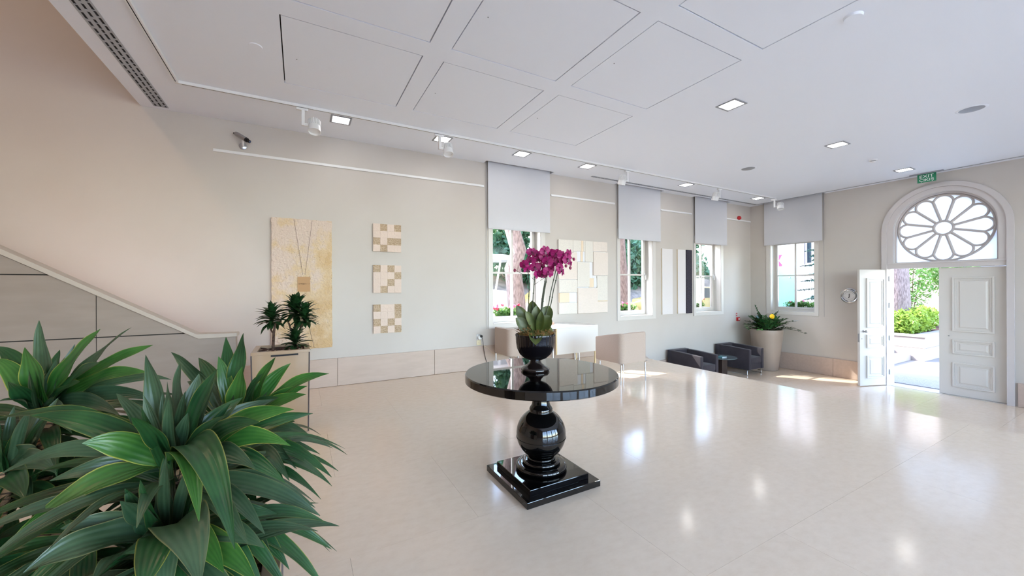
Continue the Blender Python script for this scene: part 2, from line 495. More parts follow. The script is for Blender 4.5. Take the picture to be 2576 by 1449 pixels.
def thing(name, label, cat, loc=(0, 0, 0), group=None, kind=None, rotz=0.0):
    o = link(name, None)
    o.location = loc
    o.rotation_euler = (0, 0, rotz)
    o.empty_display_size = 0.05
    return tag(o, label, cat, group, kind)

def root_loc(o):
    while o.parent: o = o.parent
    return o.location

def part(parent, name, mb, material, bevel=0, smooth=None, local=False, label=None, kind=None, seg=2, weld=True):
    """mb is in world coordinates unless local; parents sit unrotated while world coordinates are used"""
    off = Vector((0, 0, 0)) if local else root_loc(parent)
    o = link(name, mb.mesh(name, material, off, bevel, seg, smooth, weld), parent)
    if label: o['label'] = label
    if kind: o['kind'] = kind
    return o

def solo(name, mb, material, label, cat, group=None, kind=None, bevel=0, smooth=None, loc=(0, 0, 0), seg=2, weld=True):
    o = link(name, mb.mesh(name, material, loc, bevel, seg, smooth, weld))
    o.location = loc
    return tag(o, label, cat, group, kind)

def copy_tree(o, parent=None):
    c = o.copy()
    col.objects.link(c)
    c.parent = parent
    for ch in list(o.children):
        copy_tree(ch, c)
    return c

def rect(a0, a1, b0, b1):
    return [(a0, b0), (a1, b0), (a1, b1), (a0, b1)]

YW = 6.25      # window wall plane
XD = 11.07     # door wall plane
ZC = 3.66      # ceiling
ZL = -0.70     # lower floor
XE = 6.12      # edge of the upper floor
XC = -1.68     # where the ceiling stops at the stair void
onW = lambda a, b, c: (a, YW + c, b)
onD = lambda a, b, c: (XD + c, a, b)
onC = lambda a, b, c: (a, b, ZC + c)
def ray(px, py):
    u = (px - 1288) / FPX; v = (721.6 - 0.0043 * (px - 1288) - py) / FPX
    return Vector((math.cos(TH) + math.sin(TH) * u, math.sin(TH) - math.cos(TH) * u, v))
def at(px, py, s):
    return Vector((0, 0, CAMH)) + ray(px, py) * s
def wy(px, py, Y=YW):
    r = ray(px, py); return Vector((0, 0, CAMH)) + r * (Y / r.y)
def text_mesh(body, size, font_scale_x=1.0, depth=0.002, align='CENTER'):
    cu = bpy.data.curves.new('lettering', 'FONT')
    cu.body = body; cu.size = size; cu.align_x = align; cu.align_y = 'CENTER'; cu.extrude = depth / 2
    ob = bpy.data.objects.new('lettering', cu)
    col.objects.link(ob)
    bpy.context.view_layer.update()
    me = bpy.data.meshes.new_from_object(ob.evaluated_get(bpy.context.evaluated_depsgraph_get()))
    bpy.data.objects.remove(ob)
    mb = MB()
    mb.add([(v.co.x * font_scale_x, v.co.y, v.co.z) for v in me.vertices], [tuple(p.vertices) for p in me.polygons])
    return mb

# ================================================================== STRUCTURE
def pbox(mb, to3, a0, a1, b0, b1, c0, c1):
    p, q = Vector(to3(a0, b0, c0)), Vector(to3(a1, b1, c1))
    mb.box(min(p.x, q.x), max(p.x, q.x), min(p.y, q.y), max(p.y, q.y), min(p.z, q.z), max(p.z, q.z))
    return mb
WIN = [(3.04, 4.07), (6.13, 7.14), (8.69, 9.71)]      # openings in the window wall
WIN4 = (4.72, 5.73)                                    # opening in the door wall
WZ0, WZ1 = 0.78, 2.62
DC = 2.575                                             # centre line of the arched doorway (Y)
ARCZ = 2.585                                           # centre of the rose (z)
# window wall
solo('wall_window_side', MB().plate([(-5, -0.8), (11.45, -0.8), (11.45, 6.3), (-5, 6.3)], [rect(a, b, WZ0, WZ1) for a, b in WIN], onW, 0.30),
     MAT['wall'], 'long cream wall with three windows and the hanging artworks', 'wall', kind='structure')
# door wall with the arched opening
arc = [(DC + 0.70 * math.cos(t), ARCZ + 0.70 * math.sin(t)) for t in [math.pi * i / 32 for i in range(33)]]
door_hole = [(DC + 0.80, -0.695), (DC + 0.80, 1.87), (DC + 0.70, 1.87)] + arc + [(DC - 0.70, 1.87), (DC - 0.80, 1.87), (DC - 0.80, -0.695)]
solo('wall_door_side', MB().plate([(-4.7, -0.8), (6.25, -0.8), (6.25, 4.05), (-4.7, 4.05)], [rect(WIN4[0], WIN4[1], WZ0, WZ1), door_hole], onD, 0.34),
     MAT['wall'], 'cream end wall with the arched entrance doorway', 'wall', kind='structure')
RW = [(-1.85, 0.75), (1.05, 3.65), (3.95, 6.55), (6.85, 9.45)]  # unseen rear bays, added to let fill daylight into the room
onR = lambda a, b, c: (a, -4.5 - c, b)
solo('wall_rear', MB().plate([(-5, -0.8), (11.4, -0.8), (11.4, 6.3), (-5, 6.3)], [rect(a, b, 0.15, 3.55) for a, b in RW], onR, 0.3), MAT['wall'], 'cream wall with tall glazed bays behind the viewer', 'wall', kind='structure')
for i, (a, b) in enumerate(RW):
    t = thing('window_%d' % (i + 6), ['first', 'second', 'third', 'fourth'][i] + ' tall glazed bay behind the viewer from the stair side', 'window', ((a + b) / 2, -4.5, 0.25), kind='structure')
    part(t, 'frame', MB().plate(rect(a, b, 0.15, 3.55), [rect(a + 0.06, (a + b) / 2 - 0.03, 0.21, 3.49), rect((a + b) / 2 + 0.03, b - 0.06, 0.21, 3.49)], lambda p, q, c: onR(p, q, c + 0.1), 0.06), MAT['trim'])
    for p0, p1 in ((a + 0.06, (a + b) / 2 - 0.03), ((a + b) / 2 + 0.03, b - 0.06)):
        part(t, 'pane', MB().add([(p0, -4.63, 0.21), (p1, -4.63, 0.21), (p1, -4.63, 3.49), (p0, -4.63, 3.49)], [(0, 1, 2, 3)]), MAT['glass'])
solo('wall_left', MB().box(-5.3, -5, -4.8, 6.55, -0.8, 6.3), MAT['wall'], 'cream wall closing the stair hall', 'wall', kind='structure')
solo('wall_above_ceiling_edge', MB().box(XC, XC + 0.2, -4.5, YW, ZC + 0.03, 6.3), MAT['wall'], 'cream wall rising above the ceiling edge in the stair void', 'wall', kind='structure')
solo('ceiling_stair_void', MB().box(-5.3, XC + 0.2, -4.8, 6.55, 6.2, 6.35), MAT['ceiling'], 'white high ceiling over the stair void', 'ceiling', kind='structure')
solo('roof', MB().box(XC, 11.45, -4.8, 6.55, 4.05, 4.2), MAT['ceiling'], 'roof slab above the lowered ceiling', 'roof', kind='structure')

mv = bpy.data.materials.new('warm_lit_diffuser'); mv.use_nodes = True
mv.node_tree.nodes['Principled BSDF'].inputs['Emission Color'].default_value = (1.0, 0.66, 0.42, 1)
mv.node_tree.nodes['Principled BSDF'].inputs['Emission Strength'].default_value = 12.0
for i, (x, y) in enumerate(((-3.4, 4.2), (-3.4, 1.4), (-3.4, -1.6))):  # unseen warm lights added to tint and lift the stair wall
    t = thing('void_ceiling_light', 'round warm ceiling light high in the stair void, ' + ('nearest the window wall', 'middle one', 'furthest from the window wall')[i], 'lamp', (x, y, 6.2), 'warm lights in the stair void')
    part(t, 'trim_ring', MB().lathe([(0.24, 6.2), (0.24, 6.17), (0.21, 6.17), (0.21, 6.2)], (x, y, 0), 32, close=False), MAT['trim'])
    part(t, 'diffuser', MB().lathe([(0.0, 6.18), (0.21, 6.18)], (x, y, 0), 32, close=False), mv)
# lowered ceiling with blind pockets and access panels
BL = [(2.93, 4.255), (6.04, 7.36), (8.60, 9.90)]
BL4 = (4.53, 5.855)
out = [(XC, -4.5), (XD, -4.5), (XD, BL4[0] - 0.05), (XD - 0.13, BL4[0] - 0.05), (XD - 0.13, BL4[1] + 0.05), (XD, BL4[1] + 0.05), (XD, YW)]
for a, b in BL[::-1]:
    out += [(b + 0.05, YW), (b + 0.05, YW - 0.13), (a - 0.06, YW - 0.13), (a - 0.06, YW)]
out += [(XC, YW)]
PX = [(-0.14, 1.04), (1.24, 2.42), (2.62, 3.80)]
PY = [(3.63, 4.82), (2.22, 3.41), (0.84, 2.03)]
holes = [rect(a, b, c, d) for a, b in PX for c, d in PY]
ceil = solo('ceiling', MB().plate(out, holes, onC, 0.03), MAT['ceiling'], 'white lowered ceiling with square access panels', 'ceiling', kind='structure')
for i, (a, b) in enumerate(PX):
    for j, (c, d) in enumerate(PY):
        g = 0.010
        p = part(ceil, 'access_panel', MB().box(a + g, b - g, c + g, d - g, ZC + 0.002, ZC + 0.024), MAT['ceiling'])
        part(p, 'latch', MB().lathe([(0.006, 0), (0.006, 0.004)], (a + 0.12, d - 0.55, ZC - 0.001), 10), MAT['metal_grey'])
part(ceil, 'panel_backing', MB().box(-0.3, 4.0, 0.7, 5.0, ZC + 0.04, ZC + 0.05), MAT['joint'])  # dark sheet stands in for the shade in the panel gaps

# floors
fl = solo('floor', MB().box(-5, XE - 0.004, -4.5, YW, -0.8, -0.012), MAT['groove'], 'polished cream limestone floor of the raised hall', 'floor', kind='structure')
TY = 1.008; TX = 1.50
row = 0
y = 0.217 - TY * 5
while y < YW:
    y1 = min(y + TY, YW); y0 = max(y, -4.5)
    off = 0.23 if row % 2 == 0 else 0.98
    x = off - TX * 5
    while x < XE:
        x0 = max(x, -5.0); x1 = min(x + TX, XE)
        if x1 - x0 > 0.02 and y1 - y0 > 0.02:
            g = 0.0005
            part(fl, 'tile', MB().box(x0 + g, x1 - g, y0 + g, y1 - g, -0.014, 0.0), MAT['floor'])
        x += TX
    y += TY; row += 1
fll = solo('floor_lower', MB().box(XE, 11.45, -4.5, YW, -0.95, ZL - 0.012), MAT['groove'], 'polished cream limestone floor of the lower entrance area', 'floor', kind='structure')
y = -4.5
row = 0
while y < YW:
    y1 = min(y + TY, YW)
    x = 5.6 + (0.7 if row % 2 else 0)
    while x < 11.45:
        x0 = max(x, 7.03); x1 = min(x + TX, 11.41)
        lim = 11.07 if not (1.75 < (y + y1) / 2 < 3.4) else 11.41
        x1 = min(x1, lim)
        if x1 - x0 > 0.03:
            part(fll, 'tile', MB().box(x0 + 0.0008, x1 - 0.0008, y + 0.0008, y1 - 0.0008, ZL - 0.014, ZL), MAT['floor'])
        x += TX
    y += TY; row += 1
st = thing('hall_steps', 'wide limestone steps down from the raised hall floor to the entrance', 'steps', (6.5, 1, ZL), kind='structure')
for k in range(3):
    part(st, 'step', MB().box(XE + 0.3 * k, XE + 0.3 * (k + 1), -4.5, YW, ZL - 0.02, -0.175 * (k + 1)), MAT['floor'], bevel=0.004)

# skirting
sk = thing('baseboard_window_side', 'tall limestone skirting slabs along the window wall', 'skirting', (2, YW, 0), kind='structure')
xs = [-0.99, 0.48, 1.95, 3.42, 4.89, XE]
for a, b in zip(xs[:-1], xs[1:]):
    part(sk, 'skirting_slab', MB().box(a + 0.002, b - 0.002, YW - 0.03, YW, 0.003, 0.41), MAT['skirting'], bevel=0.003)
part(sk, 'skirting_slab', MB().plate([(XE + 0.002, -0.15), (XE + 0.002, 0.41), (7.1, -0.28), (7.1, ZL)], [], lambda a, b, c: (a, YW - 0.03 + c, b), 0.03), MAT['skirting'])
for a, b in [(7.1, 8.57), (8.57, 10.04), (10.04, XD)]:
    part(sk, 'skirting_slab', MB().box(a + 0.002, b - 0.002, YW - 0.03, YW, ZL + 0.003, -0.28), MAT['skirting'], bevel=0.003)
sk = thing('baseboard_door_side', 'tall limestone skirting slabs along the entrance wall', 'skirting', (XD, 4, ZL), kind='structure')
for a, b in [(5.81, 6.22), (4.34, 5.81), (3.53, 4.34), (0.21, 1.66), (-1.26, 0.21), (-2.73, -1.26), (-4.2, -2.73)]:
    part(sk, 'skirting_slab', MB().box(XD - 0.03, XD, a + 0.002, b - 0.002, ZL + 0.003, -0.28), MAT['skirting'], bevel=0.003)

# picture rails
for i, (a, b) in enumerate([(-0.98, 2.87), (4.31, 5.98), (7.42, 8.54), (9.96, XD - 0.01)]):
    m = MB().box(a, b, YW - 0.02, YW, 3.225, 3.245).box(a, b, YW - 0.012, YW, 3.245, 3.262)
    solo('trim_%d' % (i + 1), m, MAT['metal_grey'] if False else MAT['plastic_white'],
         ['slim white picture rail above the tall plaster artwork', 'slim white picture rail above the paper collage',
          'slim white picture rail above the narrow panels', 'slim white picture rail under the red alarm sounder'][i], 'rail', kind='structure', bevel=0.002)

# ---------------------------------------------------------------- windows
def make_window(name, label, to3, a0, a1, flip):
    t = thing(name, label, 'window', Vector(to3((a0 + a1) / 2, WZ0, 0)), kind='structure')
    z0, z1 = WZ0, WZ1
    # painted lining of the reveal
    m = MB()
    m.plate(rect(a0 - 0.004, a1 + 0.004, z0 - 0.004, z1 + 0.004), [rect(a0 + 0.008, a1 - 0.008, z0 + 0.008, z1 - 0.008)], lambda a, b, c: to3(a, b, c + 0.001), 0.29)
    part(t, 'reveal_lining', m, MAT['trim'])
    m = MB().plate(rect(a0 - 0.09, a1 + 0.10, z0 - 0.08, z1 + 0.09), [rect(a0, a1, z0, z1)], lambda a, b, c: to3(a, b, c - 0.014), 0.0138)
    part(t, 'architrave', m, MAT['trim'], bevel=0.003)
    c0 = 0.20
    m = MB().plate(rect(a0 + 0.008, a1 - 0.008, z0 + 0.008, z1 - 0.008), [rect(a0 + 0.05, a1 - 0.05, z0 + 0.07, z1 - 0.05)], lambda a, b, c: to3(a, b, c + c0), 0.075)
    part(t, 'outer_frame', m, MAT['trim'], bevel=0.004)
    m = MB().plate(rect(a0 + 0.05, a1 - 0.05, z0 + 0.07, z1 - 0.05), [rect(a0 + 0.085, a1 - 0.085, z0 + 0.11, z1 - 0.085)], lambda a, b, c: to3(a, b, c + c0 - 0.012), 0.06)
    part(t, 'sash', m, MAT['trim'], bevel=0.004)
    am = (a0 + a1) / 2
    zb = 1.715
    part(t, 'mullion', pbox(MB(), to3, am - 0.02, am + 0.02, z0 + 0.10, z1 - 0.08, c0, c0 + 0.05), MAT['trim'], bevel=0.004)
    part(t, 'glazing_bar', pbox(pbox(MB(), to3, a0 + 0.08, am - 0.02, zb - 0.016, zb + 0.016, c0 + 0.002, c0 + 0.048), to3, am + 0.02, a1 - 0.08, zb - 0.016, zb + 0.016, c0 + 0.002, c0 + 0.048), MAT['trim'], bevel=0.003)
    for (p, q) in ((a0 + 0.08, am - 0.02), (am + 0.02, a1 - 0.08)):
        for (r, s) in ((z0 + 0.105, zb - 0.016), (zb + 0.016, z1 - 0.08)):
            m = MB()
            m.add([to3(p, r, c0 + 0.03), to3(q, r, c0 + 0.03), to3(q, s, c0 + 0.03), to3(p, s, c0 + 0.03)], [(0, 1, 2, 3)])
            part(t, 'pane', m, MAT['glass'])
    ah = (a1 - 0.045) if not flip else (a0 + 0.045)
    h = pbox(MB(), to3, ah - 0.013, ah + 0.013, zb - 0.06, zb + 0.05, c0 - 0.02, c0)
    hd = part(t, 'handle_plate', h, MAT['plastic_white'], bevel=0.003)
    m = pbox(MB(), to3, ah - 0.009, ah + 0.009, zb - 0.11, zb + 0.01, c0 - 0.055, c0 - 0.038)
    pbox(m, to3, ah - 0.009, ah + 0.009, zb - 0.009, zb + 0.009, c0 - 0.055, c0 - 0.015)
    part(hd, 'lever', m, MAT['plastic_white'], bevel=0.003)
    # sill board
    part(t, 'sill', pbox(MB(), to3, a0 + 0.005, a1 - 0.005, z0, z0 + 0.012, -0.013, c0 + 0.01), MAT['trim'], bevel=0.003)
    return t
make_window('window_1', 'white four pane window behind the magenta orchid', onW, *WIN[0], False)
make_window('window_2', 'white four pane window between the collage and the white panel', onW, *WIN[1], False)
make_window('window_3', 'white four pane window beside the narrow black panel', onW, *WIN[2], False)
make_window('window_4', 'white four pane window above the tall pot in the entrance wall', onD, *WIN4, True)

def make_blind(label, to3, a0, a1, zb):
    t = thing('roller_blind', label, 'blind', Vector(to3((a0 + a1) / 2, zb, -0.06)), 'roller blinds over the windows')
    part(t, 'fabric', pbox(MB(), to3, a0, a1, zb, 3.80, -0.056, -0.053), MAT['blind'])
    part(t, 'bottom_bar', pbox(MB(), to3, a0, a1, zb - 0.006, zb + 0.022, -0.062, -0.048), MAT['blind'], bevel=0.004)
    part(t, 'side_cable', pbox(MB(), to3, a0 - 0.022, a0 - 0.017, 0.70, 3.80, -0.03, -0.026), MAT['metal_grey'])  # thin grey strip drawn for the shadow line beside the trim
    m = MB()
    c = Vector(to3((a0 + a1) / 2, 3.84, -0.06)); p = Vector(to3(a0, 3.84, -0.06)); q = Vector(to3(a1, 3.84, -0.06))
    part(t, 'roller', m.tube([p, q], 0.035, 12), MAT['plastic_white'], smooth=40)
    return t
make_blind('pale roller blind half drawn over the window behind the orchid', onW, *BL[0], 2.495)
make_blind('pale roller blind half drawn over the window beside the paper collage', onW, *BL[1], 2.49)
make_blind('pale roller blind half drawn over the window beside the black panel', onW, *BL[2], 2.525)
make_blind('pale roller blind half drawn over the window on the entrance wall', onD, *BL4, 2.54)

# ---------------------------------------------------------------- arched doorway
def arch_band(r0, r1, zfoot, inner_foot=None):
    """outline of an arch band with straight legs: outer then inner"""
    n = 32
    o = [(DC + r1 * math.cos(math.pi * i / n), ARCZ + r1 * math.sin(math.pi * i / n)) for i in range(n + 1)]
    q = [(DC + r0 * math.cos(math.pi * i / n), ARCZ + r0 * math.sin(math.pi * i / n)) for i in range(n + 1)]
    return [(DC + r1, zfoot)] + o + [(DC - r1, zfoot), (DC - r0, zfoot)] + q[::-1] + [(DC + r0, zfoot)]
tr = thing('trim_5', 'moulded pale arch around the entrance doorway', 'arch', (XD, DC, ZL), kind='structure')
part(tr, 'outer_moulding', MB().plate(arch_band(0.80, 0.885, ZL + 0.002), [], lambda a, b, c: (XD - 0.045 + c, a, b), 0.044), MAT['arch'])
part(tr, 'inner_moulding', MB().plate(arch_band(0.706, 0.799, 1.915), [], lambda a, b, c: (XD - 0.02 + c, a, b), 0.019), MAT['arch'])
w5 = thing('window_5', 'round twelve petal rose window over the entrance doors', 'window', (XD + 0.12, DC, 1.93), kind='structure')
XG = XD + 0.10
n = 32
# frame lining the arch and transom
inner = [(DC + 0.675 * math.cos(math.pi * i / n), ARCZ + 0.675 * math.sin(math.pi * i / n)) for i in range(n + 1)]
outer = [(DC + 0.705 * math.cos(math.pi * i / n), ARCZ + 0.705 * math.sin(math.pi * i / n)) for i in range(n + 1)]
part(w5, 'frame', MB().plate([(DC + 0.705, 1.88)] + outer + [(DC - 0.705, 1.88)], [[(DC + 0.675, 1.93)] + inner + [(DC - 0.675, 1.93)]], lambda a, b, c: (XG - 0.03 + c, a, b), 0.08), MAT['arch'])
part(w5, 'transom', MB().box(XD - 0.012, XD + 0.2, DC - 0.82, DC + 0.82, 1.80, 1.90).box(XD - 0.03, XD - 0.005, DC - 0.80, DC + 0.80, 1.885, 1.915), MAT['arch'], bevel=0.006)
def ring_bar(mb, pts, w, d, closed=True):
    """flat-section bar following 2D points on the glass plane"""
    n = len(pts)
    vs = []; fs = []
    for i in range(n):
        p0 = Vector(pts[(i - 1) % n] if closed or i > 0 else pts[i]); p1 = Vector(pts[(i + 1) % n] if closed or i < n - 1 else pts[i])
        t = (p1 - p0).normalized(); nn = Vector((-t.y, t.x)); p = Vector(pts[i])
        for s, c in ((-w / 2, d * 0.35), (0, 0), (w / 2, d * 0.35), (w / 2, d), (-w / 2, d)):
            q = p + nn * s
            vs.append((XG + c, q.x, q.y))
    m = 5
    for i in range(n if closed else n - 1):
        j = (i + 1) % n
        for k in range(m):
            l = (k + 1) % m
            fs.append((i * m + k, j * m + k, j * m + l, i * m + l))
    if not closed:
        fs.append(tuple(range(m))); fs.append(tuple(range((n - 1) * m, n * m))[::-1])
    mb.add(vs, fs)
def pol(r, a, c=(DC, ARCZ)):
    return (c[0] + r * math.cos(a), c[1] + r * math.sin(a))
m = MB(); ring_bar(m, [pol(0.655, 2 * math.pi * i / 72) for i in range(72)], 0.038, 0.035); part(w5, 'outer_ring', m, MAT['lead'])
m = MB(); ring_bar(m, [pol(0.135, 2 * math.pi * i / 40) for i in range(40)], 0.042, 0.035); part(w5, 'hub_ring', m, MAT['lead'])
RS = 0.525
for k in range(12):
    a = R(30 * k + 15)
    m = MB(); ring_bar(m, [pol(0.14, a), pol(0.33, a), pol(RS, a)], 0.044, 0.035, False)
    part(w5, 'spoke', m, MAT['lead'])
    am = a + R(15)
    c = pol(RS * math.cos(R(15)), am); rr = RS * math.sin(R(15))
    arcp = [pol(rr, am - math.pi / 2 + math.pi * i / 16, c) for i in range(17)]
    m = MB(); ring_bar(m, arcp, 0.036, 0.033, False)
    part(w5, 'lobe', m, MAT['lead'])
    poly = [pol(0.138, a), pol(RS, a)] + arcp[1:-1] + [pol(RS, a + R(30)), pol(0.138, a + R(30)), pol(0.138, a + R(15))]
    part(w5, 'pane', MB().add([(XG + 0.021, p[0], p[1]) for p in poly], [tuple(range(len(poly)))]), MAT['frosted'])
part(w5, 'pane', MB().add([(XG + 0.021, *pol(0.135, 2 * math.pi * i / 32)) for i in range(32)], [tuple(range(32))]), MAT['frosted'])
def sheet(poly):
    tri = tessellate_polygon([[Vector((a, b, 0)) for a, b in poly]])
    return MB().add([(XG + 0.021, a, b) for a, b in poly], [tuple(t) for t in tri])
# small panes between the lobes and in the lower corners
for k in range(12):
    a = R(30 * k + 15)
    lo = []
    for sgn in (-1, 1):
        am = a + sgn * R(15); c = pol(RS * math.cos(R(15)), am); rr = RS * math.sin(R(15))
        lo.append([pol(rr, am - sgn * math.pi / 2 + sgn * (math.pi / 2) * i / 8, c) for i in range(9)])
    poly = lo[0][::-1] + lo[1][1:] + [pol(0.66, a + R(15 - 30 * i / 8)) for i in range(9)]
    part(w5, 'pane', sheet(poly), MAT['frosted'])
for sgn in (-1, 1):
    poly = [(DC + sgn * 0.68, 1.925), (DC + sgn * 0.68, ARCZ)] + [pol(0.66, -sgn * R(90 * i / 12) + (0 if sgn > 0 else math.pi)) for i in range(13)]
    part(w5, 'pane', sheet(poly), MAT['frosted'])

def make_leaf(name, label, loc, rotz, w, h, handle):
    t = thing(name, label, 'door', (0, 0, 0), kind='structure')
    part(t, 'leaf_body', MB().box(0, w, -0.05, 0, 0, h), MAT['trim'], bevel=0.004)
    for (f0, f1) in ((0.075, 0.50), (0.56, 0.676), (0.74, 0.935)):
        z1, z0 = h * (1 - f0), h * (1 - f1)
        x0, x1 = w * 0.17, w * 0.79
        for s in (1, -1):
            to = lambda a, b, c: (a, (c if s > 0 else -0.05 - c), b)
            d = 0.05
            part(t, 'moulding', MB().plate(rect(x0, x1, z0, z1), [rect(x0 + 0.03, x1 - 0.03, z0 + 0.03, z1 - 0.03)], to, 0.026), MAT['trim'], bevel=0.007)
            part(t, 'moulding', MB().plate(rect(x0 + 0.03, x1 - 0.03, z0 + 0.03, z1 - 0.03), [rect(x0 + 0.055, x1 - 0.055, z0 + 0.055, z1 - 0.055)], to, 0.012), MAT['trim'], bevel=0.004)
            if z1 - z0 > 2.5 * d:
                m = MB()
                e = 0.085
                p, q, r_, s_ = x0 + e, x1 - e, z0 + e * 0.9, z1 - e * 0.9
                if s_ - r_ > 0.03:
                    ii = 0.02
                    m.add([to(p, r_, 0), to(q, r_, 0), to(q, s_, 0), to(p, s_, 0), to(p + ii, r_ + ii, 0.012), to(q - ii, r_ + ii, 0.012), to(q - ii, s_ - ii, 0.012), to(p + ii, s_ - ii, 0.012)],
                          [(4, 5, 6, 7), (0, 1, 5, 4), (1, 2, 6, 5), (2, 3, 7, 6), (3, 0, 4, 7), (0, 3, 2, 1)])
                    part(t, 'raised_panel', m, MAT['trim'])
    for z in (0.22, 0.95, 1.65, 2.22):
        part(t, 'hinge', MB().lathe([(0.011, 0), (0.011, 0.11)], (-0.006, 0.008, z), 10), MAT['steel'], smooth=40)
    if handle:
        k = part(t, 'knob_rose', MB().lathe([(0.028, 0), (0.028, 0.006), (0.02, 0.01)], (w - 0.09, 0.0, h * 0.47), 16, axis='Y'), MAT['steel'], smooth=40)
        part(k, 'knob', MB().lathe([(0.010, 0.008), (0.010, 0.03), (0.026, 0.04), (0.031, 0.055), (0.026, 0.07), (0.0, 0.075)], (w - 0.09, 0.0, h * 0.47), 20, axis='Y'), MAT['steel'], smooth=60)
        part(t, 'lock_plate', MB().box(w - 0.001, w + 0.003, -0.038, -0.012, 0.93, 1.11), MAT['steel'])
        part(t, 'keyhole', MB().lathe([(0.012, 0), (0.010, 0.004)], (w - 0.05, 0.0, h * 0.405), 12, axis='Y'), MAT['steel'])
    else:
        part(t, 'lock_button', MB().lathe([(0.011, 0), (0.009, 0.006)], (w - 0.13, 0.0, h * 0.462), 12, axis='Y'), MAT['steel'])
    t.location = loc; t.rotation_euler = (0, 0, rotz)
    return t
make_leaf('door_1', 'closed right leaf of the white panelled entrance double door', (XD + 0.06, DC - 0.795, ZL + 0.012), R(90), 0.85, 2.475, False)
make_leaf('door_2', 'open left leaf of the white panelled entrance double door with round knob', (XD + 0.03, DC + 0.79, ZL + 0.012), R(160), 0.735, 2.475, True)

# ---------------------------------------------------------------- staircase on the left
YB = 5.0
zc = lambda x: 0.93 + 0.612 * (-0.91 - x)     # underside of the sloping cap
onB = lambda a, b, c: (a, YB + c, b)
bal = thing('stair_balustrade', 'solid grey stone balustrade wall rising to the left with pale sloping cap', 'balustrade', (-1.5, YB, 0), kind='structure')
g = 0.003
panels = [
    [(-1.66 + g, 0.002), (-0.60, 0.002), (-0.60, 0.935), (-0.91, 0.93), (-1.01, 0.99), (-1.66 + g, 0.99)],
    [(-3.4, 0.002), (-1.66 - g, 0.002), (-1.66 - g, 0.99), (-3.4, 0.99)],
    [(-1.66 + g, 1.0), (-1.03, 1.0), (-1.66 + g, zc(-1.66))],
    [(-3.4, 1.0), (-1.66 - g, 1.0), (-1.66 - g, zc(-1.66)), (-1.955, 1.57), (-3.4, 1.57)],
    [(-3.4, 1.58), (-1.98, 1.58), (-3.4, zc(-3.4))],
    [(-5.0, 0.002), (-3.4 - 2 * g, 0.002), (-3.4 - 2 * g, zc(-3.4)), (-5.0, zc(-5.0))]]
for p in panels:
    part(bal, 'stone_panel', MB().plate(p, [], onB, 0.12), MAT['stair_stone'])
part(bal, 'core', MB().plate([(-5, 0.002), (-0.61, 0.002), (-0.61, 0.92), (-0.92, 0.92), (-5, zc(-5) - 0.01)], [], lambda a, b, c: (a, YB + 0.006 + c, b), 0.10), MAT['joint'])
cap = [(-0.585, 0.937), (-0.585, 0.975), (-0.925, 0.982), (-5.0, zc(-5) + 0.075), (-5.0, zc(-5)), (-0.91, 0.932)]
part(bal, 'cap_stone', MB().plate(cap, [], lambda a, b, c: (a, YB - 0.022 + c, b), 0.17), MAT['stair_cap'], bevel=0.004)
m = bpy.data.materials.new('warm_led_strip'); m.use_nodes = True
m.node_tree.nodes['Principled BSDF'].inputs['Emission Color'].default_value = (1.0, 0.50, 0.36, 1)
m.node_tree.nodes['Principled BSDF'].inputs['Emission Strength'].default_value = 4.0
MAT['led'] = m
hr = thing('stair_handrail_light', 'warm light strip under the inner side of the balustrade cap', 'lamp', (-1.5, YB + 0.13, 1.0))  # glow strip added out of view to warm the stair wall
for k in range(3):
    xa = -0.95 - 0.62 * k; xb = xa - 0.56
    part(hr, 'light_strip', MB().plate([(xa, zc(xa) - 0.03), (xb, zc(xb) - 0.03), (xb, zc(xb) - 0.06), (xa, zc(xa) - 0.06)], [], lambda a, b, c: (a, YB + 0.1205 + c, b), 0.012), MAT['led'])
stc = thing('staircase', 'stone staircase climbing to the left behind the balustrade', 'staircase', (-2.5, 5.7, 0), kind='structure')
for k in range(14):
    x1 = -0.75 - 0.286 * k
    part(stc, 'step', MB().box(x1 - 0.30, x1, YB + 0.125, YW, 0.002 if k < 2 else 0.175 * (k - 1.5), 0.175 * (k + 1)), MAT['step'])

# ================================================================== CEILING FIXTURES
dl_proto = thing('downlight', 'square recessed downlight', 'downlight', (0, 0, 0), 'square downlights in the ceiling')
part(dl_proto, 'frame', MB().plate(rect(-0.125, 0.125, -0.125, 0.125), [rect(-0.10, 0.10, -0.10, 0.10)], lambda a, b, c: (a, b, -0.008 + c), 0.0075), MAT['metal_grey'], local=True, bevel=0.002)
part(dl_proto, 'diffuser', MB().add([(-0.10, -0.098, -0.003), (0.10, -0.098, -0.003), (0.10, 0.098, -0.003), (-0.10, 0.098, -0.003)], [(0, 3, 2, 1)]), MAT['lamp'], local=True)
DL = [(0.48, 5.535, 'square downlight beside the first track spotlight above the tall plaster artwork'),
      (1.87, 5.535, 'square downlight partly hidden behind the second track spotlight'),
      (3.24, 5.535, 'square downlight in front of the blind behind the orchid'),
      (4.63, 5.535, 'square downlight above the paper collage'),
      (7.38, 5.535, 'square downlight above the white canvas panel by the window'),
      (10.13, 5.535, 'square downlight nearest the corner of the two window walls'),
      (4.62, 2.83, 'square downlight out in the middle of the ceiling, largest of its row'),
      (7.40, 2.84, 'square downlight in mid ceiling, second towards the entrance'),
      (10.15, 2.85, 'square downlight just before the green exit sign')]
FILL_DL = [(1.87, 0.0), (4.62, 0.0), (7.4, 0.0), (10.15, 0.0), (-0.9, -2.8), (1.87, -2.8), (4.62, -2.8), (7.4, -2.8), (10.15, -2.8), (-0.9, 0.0)]  # unseen downlights added behind the viewer to brighten the room
